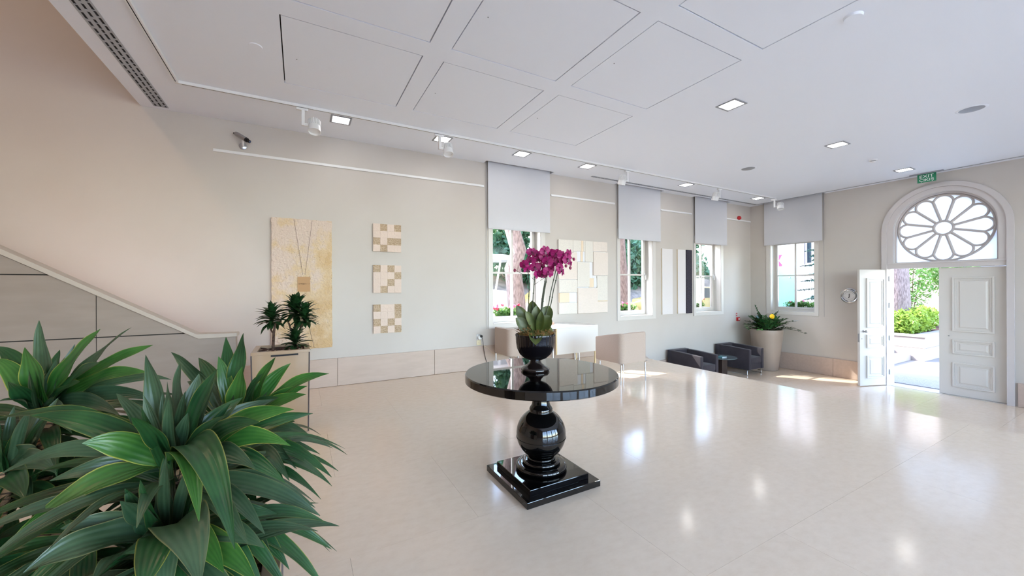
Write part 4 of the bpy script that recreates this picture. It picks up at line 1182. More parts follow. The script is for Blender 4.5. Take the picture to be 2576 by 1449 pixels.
lip_me = MB().ball((0, 0, 0.006), 0.007, 8, (1, 1, 1.2)).add([(-0.007, -0.004, 0.008), (0.007, -0.004, 0.008), (0.010, -0.02, 0.014), (0, -0.026, 0.008), (-0.010, -0.02, 0.014)], [(0, 1, 2, 3, 4)]).mesh('lip', MAT['lip'], smooth=60)
FLW = [(1338, 635), (1319, 665), (1337, 655), (1327, 677), (1359, 652), (1362, 671), (1352, 690), (1364, 690), (1371, 631), (1384, 636), (1391, 644), (1378, 658), (1386, 677), (1379, 685), (1400, 639), (1413, 643), (1429, 639), (1406, 656),
       (1408, 673), (1412, 683), (1427, 651), (1350, 640), (1395, 662), (1346, 672), (1418, 655), (1369, 645), (1434, 662)]
for i, (px, py) in enumerate(FLW):
    p = at_o(px, py, rng.uniform(-0.09, 0.05))
    o = link('flower', fl_me, orc)
    face = (-FW + Vector((rng.uniform(-0.8, 0.8), rng.uniform(-0.5, 0.5), rng.uniform(-0.45, 0.25)))).normalized()
    q = face.to_track_quat('Z', 'Y').to_matrix().to_4x4() @ Matrix.Rotation(R(rng.uniform(-25, 25)), 4, 'Z')
    sc = rng.uniform(0.95, 1.15) * (0.7 if px > 1432 else 1.0)
    o.matrix_local = Matrix.Translation(p - orc.location) @ q @ Matrix.Scale(sc, 4)
    link('lip', lip_me, o)
for (px, py) in ((1444, 652), (1435, 674), (1424, 669), (1295, 680), (1391, 652), (1367, 641)):
    part(orc, 'bud', MB().ball(at_o(px, py, -0.04 if px < 1440 else -0.03), 0.0105, 10, (1, 1, 1.25)), MAT['bud'], smooth=60)
m = MB()
for k in range(420):
    a = rng.uniform(0, 6.283); r_ = 0.145 * math.sqrt(rng.random())
    hh = 0.035 * (1 - (r_ / 0.15) ** 2) + (0.03 if math.cos(a - 2.6) > 0.3 else 0)
    p = Vector((UX + r_ * math.cos(a), UY + r_ * math.sin(a), 1.086 + rng.uniform(0, 1) * hh + 0.008))
    d1 = Vector((rng.uniform(-1, 1), rng.uniform(-1, 1), rng.uniform(-0.2, 0.9))) * 0.016; d2 = Vector((rng.uniform(-1, 1), rng.uniform(-1, 1), rng.uniform(-0.8, 0.5))) * 0.018
    m.tube([p, p + d1, p + d1 + d2], [0.0024, 0.002, 0.001], 4)
part(orc, 'moss', m, MAT['moss'], kind='stuff', weld=False)
part(orc, 'moss_bed', MB().lathe([(0.138, 1.066), (0.12, 1.09), (0.06, 1.11), (0.0, 1.115)], (UX, UY, 0), 28), MAT['moss'], smooth=60)

# ================================================================== CHAIRS, DESK
def make_tub_chair():
    t = thing('tub_chair', 'taupe chair', 'chair', (0, 0, 0), 'taupe tub chairs at the desk')
    hw, dp, rc, th = 0.285, 0.54, 0.085, 0.045
    path = [(-hw, dp), (-hw, dp * 0.55), (-hw, rc)]
    for i in range(1, 8): path.append((-hw + rc - rc * math.cos(R(90 * i / 8)), rc - rc * math.sin(R(90 * i / 8))))
    path += [(-hw + rc, 0), (0, 0)]
    full = path + [(-x, y) for x, y in path[:-1][::-1]]
    top = lambda y: 0.752 - 0.10 * max(0, (y - 0.05) / dp) ** 1.2
    m = MB(); n = len(full)
    for i, (x, y) in enumerate(full):
        p0 = Vector(full[max(i - 1, 0)]); p1 = Vector(full[min(i + 1, n - 1)]); tg = (p1 - p0).normalized(); nn = Vector((tg.y, -tg.x))
        ii = Vector((x, y)) - nn * th
        zt = top(y)
        for q in ((x, y, 0.315), (x, y, zt - 0.012), (x - nn.x * 0.01, y - nn.y * 0.01, zt), (ii.x + nn.x * 0.01, ii.y + nn.y * 0.01, zt), (ii.x, ii.y, zt - 0.012), (ii.x, ii.y, 0.315)):
            m.v.append(Vector(q))
    for i in range(n - 1):
        for k in range(6):
            l = (k + 1) % 6
            m.f.append((i * 6 + k, (i + 1) * 6 + k, (i + 1) * 6 + l, i * 6 + l))
    m.f.append(tuple(range(6))); m.f.append(tuple(range((n - 1) * 6, n * 6))[::-1])
    part(t, 'shell', m, MAT['taupe'], local=True, smooth=45)
    part(t, 'seat_cushion', MB().box(-hw + th + 0.002, hw - th - 0.002, th + 0.002, dp - 0.005, 0.32, 0.46), MAT['taupe'], local=True, bevel=0.02, seg=3, smooth=45)
    for sx in (-1, 1):
        for y in (0.035, dp - 0.06):
            x = sx * (hw - 0.03)
            l = part(t, 'leg', MB().tube([(x, y, 0.30), (x, y, 0.27), (x + sx * 0.012, y, 0.0)], [0.011, 0.013, 0.007], 10), MAT['chrome'], local=True, smooth=50)
            part(l, 'bracket', MB().taper(x, y, 0.29, 0.315, 0.015, 0.012, 0.045, 0.02), MAT['chrome'], local=True, bevel=0.003)
    return t
ch = make_tub_chair()
ch.location = (4.385, 4.165, 0); ch.rotation_euler = (0, 0, R(2)); ch['label'] = 'taupe tub chair standing clear of the desk, back to the viewer'
ch2 = copy_tree(ch); ch2.location = (2.96, 5.79, 0); ch2.rotation_euler = (0, 0, R(-90)); ch2['label'] = 'taupe tub chair tucked at the end of the desk under the window'

dk = thing('white_desk', 'white desk with plywood edges standing under the window', 'desk', (4.2, 5.85, 0))
DX0, DX1, DY0, DY1, DH = 3.60, 4.84, 5.50, 6.19, 0.742
part(dk, 'desk_top', MB().box(DX0, DX1, DY0, DY1, DH - 0.028, DH), MAT['white_lam'], bevel=0.002)
part(dk, 'modesty_panel', MB().box(3.915, DX1, DY0, DY0 + 0.022, 0.262, DH - 0.029), MAT['white_lam'])
part(dk, 'panel_edge', MB().box(3.895, 3.915, DY0, DY0 + 0.022, 0.262, DH - 0.029), MAT['ply'])
part(dk, 'side_panel', MB().box(DX1 - 0.022, DX1, DY1 - 0.06, DY1, 0.002, DH - 0.029), MAT['ply'])
for x, y in ((DX1 - 0.03, DY0 + 0.05), (DX0 + 0.05, DY1 - 0.05), (DX0 + 0.40, DY0 + 0.25)):
    part(dk, 'leg', MB().tube([(x, y, 0.002), (x, y, DH - 0.03)], 0.016, 12), MAT['ply'] if x > 4.7 else MAT['chrome'], smooth=50)
for x in (4.50, 4.60):
    part(dk, 'leg', MB().tube([(x, 5.75, 0.002), (x - 0.03, 5.75, DH - 0.03)], 0.013, 12), MAT['chrome'], smooth=50)
bx_ = thing('white_desk_box', 'small white box lying on the desk beside the window', 'box', (3.80, 6.08, DH))
part(bx_, 'box_body', MB().box(3.68, 3.84, 6.02, 6.14, DH, DH + 0.035), MAT['plastic_white'], bevel=0.003)
part(bx_, 'box_lid', MB().box(3.676, 3.844, 6.016, 6.144, DH + 0.035, DH + 0.05), MAT['plastic_white'], bevel=0.003)
cdh = thing('card_holder', 'salmon pink card holder on the desk', 'card holder', (4.10, 5.95, DH))
part(cdh, 'tray', MB().box(4.04, 4.14, 5.90, 5.94, DH, DH + 0.02).box(4.04, 4.14, 5.935, 5.945, DH, DH + 0.035), MAT['pink_card'], bevel=0.002)
part(cdh, 'cards', MB().box(4.045, 4.135, 5.91, 5.932, DH + 0.02, DH + 0.05), MAT['pink_card'])

# ================================================================== LOWER LOUNGE
def make_armchair():
    t = thing('cube_armchair', 'charcoal velvet cube armchair', 'armchair', (0, 0, 0), 'charcoal cube armchairs')
    w, d = 0.31, 0.86
    for s in (-1, 1):
        x0, x1 = (s * w, s * (w - 0.095))
        part(t, 'armrest', MB().plate([(0, 0.13), (d - 0.12, 0.13), (d - 0.12, 0.655), (d * 0.55, 0.65), (0, 0.62)], [], lambda a, b, c: (min(x0, x1) + c, a, b), 0.095), MAT['velvet'], local=True, bevel=0.014, seg=3, smooth=50)
    part(t, 'backrest', MB().box(-w, w, d - 0.125, d, 0.13, 0.66), MAT['velvet'], local=True, bevel=0.014, seg=3, smooth=50)
    part(t, 'base', MB().box(-w + 0.096, w - 0.096, 0.02, d - 0.126, 0.13, 0.275), MAT['velvet'], local=True, bevel=0.006)
    part(t, 'seat_cushion', MB().box(-w + 0.098, w - 0.098, 0.005, d - 0.128, 0.276, 0.42), MAT['velvet'], local=True, bevel=0.02, seg=3, smooth=50)
    for y in (0.06, d - 0.08):
        part(t, 'leg', MB().tube([(-w + 0.02, y, 0.008), (-w + 0.02, y, 0.118), (w - 0.02, y, 0.118), (w - 0.02, y, 0.008)], 0.0095, 8), MAT['chrome'], local=True, smooth=50)
    for s in (-1, 1):
        part(t, 'runner', MB().tube([(s * (w - 0.02), 0.05, 0.009), (s * (w - 0.02), d - 0.07, 0.009)], 0.0085, 8), MAT['chrome'], local=True, smooth=50)
    return t
ac = make_armchair()
ac.location = (7.85, 5.31, ZL); ac['label'] = 'charcoal velvet cube armchair partly hidden by the raised floor edge'
ac2 = copy_tree(ac); ac2.location = (9.68, 5.33, ZL); ac2['label'] = 'charcoal velvet cube armchair beside the tall plant pot'
sx_, sy_, sz_ = 8.78, 5.66, -0.235
sd = thing('side_table', 'round glass topped side table between the armchairs', 'table', (sx_, sy_, ZL))
part(sd, 'glass_top', MB().lathe([(0, sz_ - 0.012), (0.345, sz_ - 0.012), (0.35, sz_ - 0.006), (0.345, sz_), (0, sz_)], (sx_, sy_, 0), 64), MAT['table_glass'], smooth=30)
part(sd, 'pedestal', MB().box(sx_ - 0.10, sx_ + 0.10, sy_ - 0.10, sy_ + 0.10, ZL + 0.015, sz_ - 0.013), MAT['dark_wood'], bevel=0.004)
part(sd, 'foot_plate', MB().box(sx_ - 0.17, sx_ + 0.17, sy_ - 0.17, sy_ + 0.17, ZL + 0.001, ZL + 0.015), MAT['dark_wood'], bevel=0.003)
bk = thing('teal_book', 'teal covered book lying on the glass side table', 'book', (8.72, 5.60, sz_))
part(bk, 'cover', MB().box(8.62, 8.80, 5.52, 5.66, sz_ + 0.001, sz_ + 0.004).box(8.62, 8.80, 5.52, 5.66, sz_ + 0.021, sz_ + 0.024).box(8.62, 8.624, 5.52, 5.66, sz_ + 0.001, sz_ + 0.024), MAT['teal_book'])
part(bk, 'pages', MB().box(8.625, 8.796, 5.524, 5.656, sz_ + 0.004, sz_ + 0.021), MAT['paper_white'])

PXP, PYP = 10.53, 5.55
pt = thing('tall_round_pot', 'tall tapered greige round pot in the corner', 'pot', (PXP, PYP, ZL))
part(pt, 'pot_body', MB().lathe([(0, ZL + 0.002), (0.235, ZL + 0.002), (0.25, ZL + 0.02), (0.31, -0.2), (0.355, 0.2), (0.363, 0.32), (0.358, 0.333), (0.335, 0.333), (0.33, 0.30), (0.31, 0.25), (0, 0.25)], (PXP, PYP, 0), 64), MAT['pot'], smooth=40)
part(pt, 'soil', MB().lathe([(0.318, 0.252), (0.2, 0.285), (0, 0.295)], (PXP, PYP, 0), 32, close=False), MAT['soil'], smooth=60)
zz = thing('zz_plant', 'glossy green arching foliage plant with yellow bloom in the tall pot', 'plant', (PXP, PYP, 0.28))
rng = random.Random(21)
leaflet = [(0, 0), (0.35, 0.5), (0.7, 0.42), (1.0, 0.0), (0.7, -0.42), (0.35, -0.5)]
def frond(az, elev, L, droop, n=10, bare=0.2):
    base = Vector((PXP + 0.12 * math.cos(az) * rng.random(), PYP + 0.12 * math.sin(az) * rng.random(), 0.28))
    h = Vector((math.cos(az), math.sin(az), 0))
    pts = []
    for i in range(9):
        t = i / 8
        pts.append(base + h * (L * t * math.cos(elev) + 0.25 * droop * L * t * t) + Vector((0, 0, L * t * math.sin(elev) - droop * L * t * t)))
    pts = [Vector((min(q.x, XD - 0.14), min(q.y, YW - 0.14), q.z)) for q in pts]
    f_ = part(zz, 'frond', MB().tube(pts, [0.009 - 0.0065 * i / 8 for i in range(9)], 6), MAT['stem'], smooth=60)
    m = MB()
    for k in range(n):
        t = bare + (1 - bare) * (k + 0.5) / n
        i = min(7, int(t * 8)); p = pts[i].lerp(pts[i + 1], t * 8 - i); tg = (pts[i + 1] - pts[i]).normalized()
        sd_ = tg.cross(Vector((0, 0, 1))); sd_ = sd_.normalized() if sd_.length > 0.05 else Vector((1, 0, 0))
        nr = sd_.cross(tg)
        for s in (-1, 1):
            ll = rng.uniform(0.10, 0.15) * (1 - 0.35 * t); ww = ll * 0.55
            d = (sd_ * s * rng.uniform(0.7, 1.0) + tg * rng.uniform(0.5, 0.9) + nr * rng.uniform(-0.1, 0.4)).normalized()
            wv = d.cross(nr).normalized()
            m.add([p + d * (a * ll) + wv * (b * ww) + nr * (0.012 * abs(b)) for a, b in leaflet] , [(0, 1, 2, 3), (0, 3, 4, 5)])
    part(f_, 'leaflets', m, MAT['leaf_zz'], smooth=60, weld=False)
for k in range(34):
    frond(2 * math.pi * k / 34 * 3 + rng.uniform(-0.2, 0.2), R(rng.uniform(42, 84)), rng.uniform(0.38, 0.62), rng.uniform(0.12, 0.5), 11, 0.12)
for az_, el_, L_, dr_ in ((152, 42, .62, .4), (170, 35, .6, .45), (130, 50, .6, .35), (-40, 48, .55, .4), (-62, 36, .66, .5), (-75, 60, .6, .3), (195, 40, .55, .5), (160, 62, .6, .3)):
    frond(R(az_), R(el_), L_, dr_, 11, 0.15)
frond(R(165), R(45), 0.72, 0.55, 10); frond(R(-95), R(48), 0.78, 0.35, 10); frond(R(-75), R(30), 0.72, 0.5, 9); frond(R(140), R(75), 0.75, 0.1, 9); frond(R(-80), R(72), 0.66, 0.15, 8)
part(zz, 'yellow_bloom', MB().ball(at(1942, 796, 9.55), 0.055, 14, (1, 1, 1.1)), MAT['yellow'], smooth=60)

# ================================================================== SQUARE PLANTERS AND DRACAENAS
def make_planter(label, cx, cy, hw, hd, h, tap, group='square champagne planters'):
    t = thing('square_planter', label, 'planter', (cx, cy, 0), group)
    m = MB().taper(cx, cy, 0.002, h - 0.03, hw - tap, hd - tap, hw, hd)
    part(t, 'planter_body', m, MAT['planter'])
    part(t, 'rim', MB().plate(rect(cx - hw - 0.004, cx + hw + 0.004, cy - hd - 0.004, cy + hd + 0.004), [rect(cx - hw + 0.045, cx + hw - 0.045, cy - hd + 0.045, cy + hd - 0.045)], lambda a, b, c: (a, b, h - 0.03 + c), 0.03), MAT['planter'], bevel=0.002)
    for sx in (-1, 1):
        for sy in (-1, 1):
            m = MB().tube([(cx + sx * (hw - tap), cy + sy * (hd - tap), 0.002), (cx + sx * hw, cy + sy * hd, h - 0.03)], 0.006, 4)
            part(t, 'corner_strip', m, MAT['planter_edge'])
    part(t, 'handle_slot', MB().box(cx - hw * 0.35, cx + hw * 0.6, cy - hd - 0.0055, cy - hd + 0.002, h - 0.052, h - 0.036), MAT['slot_dark'])
    m = MB()
    N = 12
    rr = random.Random(int(cx * 100))
    for j in range(N + 1):
        for i in range(N + 1):
            m.v.append(Vector((cx - hw + 0.045 + (2 * hw - 0.09) * i / N, cy - hd + 0.045 + (2 * hd - 0.09) * j / N, h - 0.028 + rr.uniform(-0.008, 0.012))))
    for j in range(N):
        for i in range(N):
            a = j * (N + 1) + i; m.f.append((a, a + 1, a + N + 2, a + N + 1))
    part(t, 'soil', m, MAT['soil'])
    return t
make_planter('tall champagne square planter below the tall plaster artwork', -0.165, 4.66, 0.245, 0.255, 0.832, 0.012)
make_planter('champagne square planter half hidden under the large foreground leaves', -0.30, 1.38, 0.24, 0.24, 0.60, 0.01)
make_planter('champagne square planter under the far left foreground leaves', -0.84, 1.74, 0.24, 0.24, 0.60, 0.01)

# compact dracaena in the tall planter
cd_ = thing('compact_dracaena', 'small branching dracaena with dense dark tufts in the tall planter', 'plant', (-0.165, 4.66, 0.81))
rng = random.Random(9)
sm_leaves = []
for k in range(6):
    arch = rng.uniform(-0.25, 0.12)
    sm_leaves.append(leaf_mesh('leaf', (0, 0, 0), (0, 0.5, 0.16), (0, 1.0, arch), rng.uniform(0.28, 0.36), MAT['leaf_small'], (0, 0, 1), 0.3, 0.02, 7, (0, 0, 0), 0.35, 0.4))
def tuft(parent, c, n, L0, L1, squash=1.0, emin=-24, emax=84):
    for k in range(n):
        az = k * 2.39996 + rng.uniform(-0.3, 0.3)
        f = (k + 0.5) / n
        el = R(emin + (emax - emin) * f + rng.uniform(-10, 10))
        o = link('leaf', rng.choice(sm_leaves), parent)
        L = rng.uniform(L0, L1) * (0.85 if f > 0.85 else 1)
        b0 = Vector(c) + Vector((0, 0, (f - 0.5) * 0.09 * squash)) - parent.location
        o.matrix_local = Matrix.Translation(b0) @ Matrix.Rotation(az, 4, 'Z') @ Matrix.Rotation(el, 4, 'X') @ Matrix.Scale(L, 4)
sA = at(686, 882, 3.93); sAt = at(689, 822, 3.93)
part(cd_, 'trunk', MB().tube([Vector((sA.x, sA.y, 0.80)), sA, at(688, 838, 3.93), at(692, 815, 3.93)], [0.014, 0.014, 0.012, 0.009], 8).tube([at(688, 840, 3.93), at(680, 828, 3.9), at(680, 812, 3.88)], [0.009, 0.008, 0.007], 8), MAT['bark_small'], smooth=60)
tuft(cd_, at(684, 803, 3.93), 80, 0.12, 0.18)
sB = at(744, 872, 4.05)
part(cd_, 'trunk', MB().tube([Vector((sB.x, sB.y, 0.80)), sB, at(744, 845, 4.05), at(741, 815, 4.08)], [0.013, 0.013, 0.012, 0.009], 8).tube([at(742, 850, 4.05), at(732, 832, 4.0), at(726, 812, 3.98)], [0.010, 0.009, 0.008], 8)
     .tube([at(745, 848, 4.05), at(754, 828, 4.0), at(761, 810, 3.98)], [0.010, 0.009, 0.008], 8), MAT['bark_small'], smooth=60)
tuft(cd_, at(744, 785, 4.08), 88, 0.14, 0.22); tuft(cd_, at(766, 800, 3.98), 64, 0.12, 0.18)
tuft(cd_, at(742, 862, 3.98), 62, 0.11, 0.18, 1.0, -15, 75)

# large foreground dracaenas
def big_plant(label, loc):
    return thing('corn_plant', label, 'plant', loc, 'large dracaenas in the foreground')
pA = big_plant('large broad leaved dracaena filling the lower left foreground', (-0.30, 1.38, 0.575))
pB = big_plant('large broad leaved dracaena at the far left edge of the foreground', (-0.84, 1.74, 0.575))
def cane(parent, pts, r):
    fine = []
    P = [Vector(p) for p in pts]
    for i in range(len(P) - 1):
        for k in range(6): fine.append(P[i].lerp(P[i + 1], k / 6))
    fine.append(P[-1])
    c = part(parent, 'cane', MB().tube(fine, r, 14), MAT['cane'], smooth=60)
    m = MB()
    tot = sum((fine[i + 1] - fine[i]).length for i in range(len(fine) - 1))
    nrg = int(tot / 0.018)
    for k in range(nrg):
        t = (k + 0.5) / nrg * (len(fine) - 1); i = min(int(t), len(fine) - 2)
        p = fine[i].lerp(fine[i + 1], t - i); d = (fine[i + 1] - fine[i]).normalized()
        tl = Matrix.Rotation(0.18 * math.sin(k * 2.1), 3, 'X') @ d
        m.tube([p - tl * 0.0025, p + tl * 0.0025], r * 1.045, 14, cap=False)
    part(c, 'leaf_scars', m, MAT['cane_ring'], weld=False)
rng = random.Random(14)
def big_leaf(parent, base, tip, W, lift, mm='leaf_big', fold=0.3, wave=0.05, tw=0.0, toward=0.55):
    base, tip = Vector(base), Vector(tip)
    L = (tip - base).length
    mid = base.lerp(tip, 0.45) + Vector((0, 0, lift * L))
    up = Vector((0, 0, 1)) * (1 - toward) - FW * toward + Vector((rng.uniform(-0.15, 0.15), rng.uniform(-0.15, 0.15), 0))
    W *= 0.76
    o = link('leaf', leaf_mesh('leaf', base, mid, tip, W, MAT[mm], up, fold, wave, 20, parent.location, 0.5, 0.45, rng.uniform(0, 6), 1.9, tw, rng.uniform(0.02, 0.14)), parent)
    return o
R1 = at(438, 1170, 1.10); R3 = at(590, 1095, 1.45); R4 = at(430, 1345, 0.98); R2 = at(112, 1030, 1.40); R5 = at(20, 1185, 1.2)
cane(pA, [(-0.27, 1.40, 0.56), R1 + Vector((0, 0, -0.16)), R1], 0.019)
cane(pA, [(-0.19, 1.52, 0.56), R3 + Vector((0.01, -0.03, -0.14)), R3], 0.017)
cane(pA, [(-0.36, 1.27, 0.56), R4 + Vector((-0.02, 0, -0.1)), R4 + Vector((0, 0, -0.02))], 0.017)
cane(pB, [(-0.69, 1.70, 0.56), (-0.73, 1.82, 0.78), R2], 0.020)
cane(pB, [(-0.80, 1.66, 0.56), (-0.80, 1.74, 0.72), R5], 0.018)
KEY = [
    # rosette, parent, tip pixel x, y, depth, width, lift, material
    (R1, pA, 366, 893, 1.13, .072, .05, 'leaf_dull'), (R1, pA, 452, 912, 1.18, .082, .04, 'leaf_dull'), (R1, pA, 546, 928, 1.12, .092, .03, 'leaf_big'), (R1, pA, 420, 960, 1.06, .055, .04, 'leaf_dull'), (R1, pA, 500, 940, 1.2, .08, .05, 'leaf_dull'),
    (R1, pA, 292, 990, 1.15, .075, .05, 'leaf_dull'), (R1, pA, 74, 1046, 1.08, .085, .16, 'leaf_big'), (R1, pA, -6, 1052, 1.10, .08, .22, 'leaf_big'), (R1, pA, 205, 1115, 0.96, .10, .2, 'leaf_bright'), (R1, pA, 172, 1057, 1.2, .07, .2, 'leaf_bright'),
    (R1, pA, -5, 1195, 1.02, .06, .2, 'leaf_dull'), (R1, pA, 122, 1210, .98, .075, .1, 'leaf_dull'), (R1, pA, 2, 1388, .86, .10, .30, 'leaf_bright'), (R1, pA, 568, 1046, 1.02, .05, .1, 'leaf_big'), (R1, pA, 652, 1062, 1.02, .085, .12, 'leaf_big'),
    (R1, pA, 738, 1030, 1.12, .085, .16, 'leaf_bright'), (R1, pA, 786, 1040, 1.2, .075, .10, 'leaf_big'), (R1, pA, 729, 1121, 1.08, .085, .2, 'leaf_bright'), (R1, pA, 716, 1215, 1.02, .08, .2, 'leaf_big'), (R1, pA, 498, 1312, .84, .085, .42, 'leaf_bright'),
    (R1, pA, 588, 1382, .82, .10, .5, 'leaf_big'), (R1, pA, 640, 1180, .98, .08, .25, 'leaf_dull'), (R1, pA, 330, 1050, .95, .07, .1, 'leaf_big'), (R1, pA, 610, 1000, 1.25, .08, .1, 'leaf_big'), (R1, pA, 690, 1005, 1.3, .08, .12, 'leaf_dull'),
    (R4, pA, 55, 1442, .80, .11, .22, 'leaf_dull'), (R4, pA, 225, 1475, .78, .11, .2, 'leaf_dull'), (R4, pA, 500, 1478, .74, .13, .35, 'leaf_dull'), (R4, pA, 662, 1378, .92, .08, .2, 'leaf_dull'), (R4, pA, 694, 1292, 1.05, .07, .12, 'leaf_big'),
    (R4, pA, 560, 1440, .86, .085, .22, 'leaf_bright'), (R4, pA, 300, 1260, .9, .09, .1, 'leaf_dull'), (R4, pA, 150, 1330, .9, .08, .2, 'leaf_dull'), (R4, pA, 350, 1500, .74, .11, .3, 'leaf_big'), (R4, pA, 645, 1470, .88, .08, .1, 'leaf_bright'), (R4, pA, 700, 1330, 1.08, .06, .2, 'leaf_dull'),
    (R3, pA, 568, 848, 1.52, .09, .05, 'leaf_big'), (R3, pA, 612, 838, 1.5, .095, .05, 'leaf_big'), (R3, pA, 549, 897, 1.48, .07, .05, 'leaf_bright'), (R3, pA, 609, 922, 1.42, .09, .08, 'leaf_bright'), (R3, pA, 692, 899, 1.5, .10, .06, 'leaf_bright'),
    (R3, pA, 730, 914, 1.52, .09, .1, 'leaf_bright'), (R3, pA, 827, 940, 1.5, .075, .16, 'leaf_bright'), (R3, pA, 772, 971, 1.48, .075, .12, 'leaf_bright'), (R3, pA, 769, 992, 1.42, .075, .12, 'leaf_bright'), (R3, pA, 780, 1098, 1.4, .075, .15, 'leaf_dull'),
    (R3, pA, 499, 900, 1.55, .09, .05, 'leaf_big'), (R3, pA, 430, 886, 1.55, .075, .15, 'leaf_dull'), (R3, pA, 660, 940, 1.45, .08, .1, 'leaf_big'), (R3, pA, 745, 1180, 1.35, .07, .2, 'leaf_dull'), (R3, pA, 752, 1135, 1.42, .065, .2, 'leaf_dull'), (R3, pA, 700, 1000, 1.38, .08, .12, 'leaf_big'), (R3, pA, 740, 1060, 1.36, .08, .12, 'leaf_big'), (R3, pA, 720, 1240, 1.3, .07, .2, 'leaf_big'), (R3, pA, 470, 960, 1.6, .09, .1, 'leaf_big'),
    (R2, pB, 98, 806, 1.46, .075, .03, 'leaf_dull'), (R2, pB, 62, 874, 1.34, .10, .02, 'leaf_bright'), (R2, pB, 252, 828, 1.42, .11, .04, 'leaf_bright'), (R2, pB, 330, 824, 1.5, .075, .08, 'leaf_dull'), (R2, pB, 384, 868, 1.48, .085, .1, 'leaf_bright'),
    (R2, pB, 250, 912, 1.34, .095, .05, 'leaf_big'), (R2, pB, 370, 936, 1.38, .08, .14, 'leaf_bright'), (R2, pB, -10, 872, 1.45, .09, .1, 'leaf_big'), (R2, pB, -15, 902, 1.4, .09, .14, 'leaf_bright'), (R2, pB, 150, 880, 1.45, .09, .03, 'leaf_big'),
    (R2, pB, 430, 955, 1.5, .075, .14, 'leaf_dull'), (R2, pB, 400, 1010, 1.42, .08, .2, 'leaf_dull'), (R2, pB, 300, 1045, 1.3, .075, .2, 'leaf_dull'), (R2, pB, -5, 1010, 1.3, .09, .2, 'leaf_dull'), (R2, pB, 200, 960, 1.3, .085, .06, 'leaf_big'), (R2, pB, 20, 960, 1.3, .09, .08, 'leaf_big'), (R2, pB, 330, 990, 1.5, .08, .1, 'leaf_big'), (R2, pB, 180, 1090, 1.25, .08, .2, 'leaf_dull'), (R2, pB, 60, 1105, 1.25, .09, .25, 'leaf_dull'),
    (R5, pB, 95, 1130, 1.15, .09, .1, 'leaf_dull'), (R5, pB, 60, 1255, 1.05, .09, .2, 'leaf_big'), (R5, pB, 140, 1190, 1.1, .08, .15, 'leaf_dull'), (R5, pB, -20, 1110, 1.2, .09, .1, 'leaf_big'), (R5, pB, -25, 1250, 1.1, .09, .2, 'leaf_dull'), (R5, pB, 90, 1080, 1.28, .09, .1, 'leaf_dull'),
]
for (r_, pr, px, py, s, W, lift, mm) in KEY:
    big_leaf(pr, r_ + Vector((rng.uniform(-0.01, 0.01), rng.uniform(-0.01, 0.01), rng.uniform(-0.02, 0.02))), at(px, py, s), W, lift, mm, rng.uniform(0.15, 0.45), rng.uniform(0.06, 0.16), rng.uniform(-0.5, 0.5), 0.35 if lift > 0.2 else 0.6)
for (r_, pr, n, L0, L1) in ((R1, pA, 38, .28, .46), (R3, pA, 44, .28, .43), (R4, pA, 34, .25, .42), (R2, pB, 42, .3, .47), (R5, pB, 34, .28, .45), (at(215, 1300, 1.12), pB, 22, .25, .4), (at(560, 1250, 1.2), pA, 22, .22, .34)):
    for k in range(n):
        az = 2 * math.pi * (k + rng.random() * 0.7) / n; el = R(rng.uniform(-22, 26)); L = rng.uniform(L0, L1)
        d = Vector((math.cos(az) * math.cos(el), math.sin(az) * math.cos(el), math.sin(el)))
        b0 = r_ + Vector((0, 0, rng.uniform(-0.13, -0.04)))
        tip = b0 + d * L - Vector((0, 0, 0.35 * L * math.cos(el)))
        # keep clear of the lens
        if (tip - Vector((0, 0, CAMH))).dot(FW) < 0.7: continue
        big_leaf(pr, b0, tip, rng.uniform(.06, .085), 0.22, rng.choice(('leaf_dull', 'leaf_big', 'leaf_big')), 0.3, 0.05, rng.uniform(-0.3, 0.3), 0.2)

for (r_, pr) in ((R1, pA), (R3, pA), (R4, pA), (R2, pB), (R5, pB)):
    for k in range(9):
        az = k * 2.4; el = R(rng.uniform(48, 84)); L = rng.uniform(0.13, 0.24)
        d = Vector((math.cos(az) * math.cos(el), math.sin(az) * math.cos(el), math.sin(el)))
        big_leaf(pr, r_ + Vector((d.x * 0.012, d.y * 0.012, -0.05)), r_ + d * L, rng.uniform(.05, .07), 0.03, rng.choice(('leaf_dull', 'leaf_big')), 0.45, 0.06, rng.uniform(-0.3, 0.3), 0.5)

# ================================================================== OUTSIDE
ZG = -0.72
solo('ground_entrance', MB().box(11.45, 40, -14, 30, ZG - 0.2, ZG), MAT['pave'], 'pale paved ground outside the entrance', 'ground', kind='structure')
solo('ground_rear', MB().box(-14, 11.44, -30, -4.81, -0.5, -0.05), MAT['pave_rear'], 'pale paved ground behind the building', 'ground', kind='structure')  # out of view, added as a reflector for the ceiling
solo('ground_street', MB().box(-12, 11.44, 6.56, 30, -0.3, -0.02), MAT['pave'], 'pale paved ground outside the window wall', 'ground', kind='structure')
solo('door_mat', MB().box(11.62, 12.62, 1.85, 3.62, ZG, ZG + 0.012), MAT['mat'], 'grey door mat outside the open entrance door', 'mat', bevel=0.004)
os_ = thing('outdoor_steps', 'white stone steps rising beside the planter wall outside', 'steps', (13.5, 4.5, ZG), kind='structure')
for k in range(4):
    part(os_, 'step', MB().box(11.5, 15.48, 4.22 + 0.42 * k, 4.22 + 0.42 * (k + 1) + 0.02, ZG, ZG + 0.165 * (k + 1)), MAT['white_stone'], bevel=0.008)
part(os_, 'landing', MB().box(11.5, 15.48, 5.92, 12, ZG, ZG + 0.66), MAT['white_stone'])
gp = thing('stone_garden_planter', 'white stone garden planter wall outside the entrance', 'planter', (17, 5, ZG))
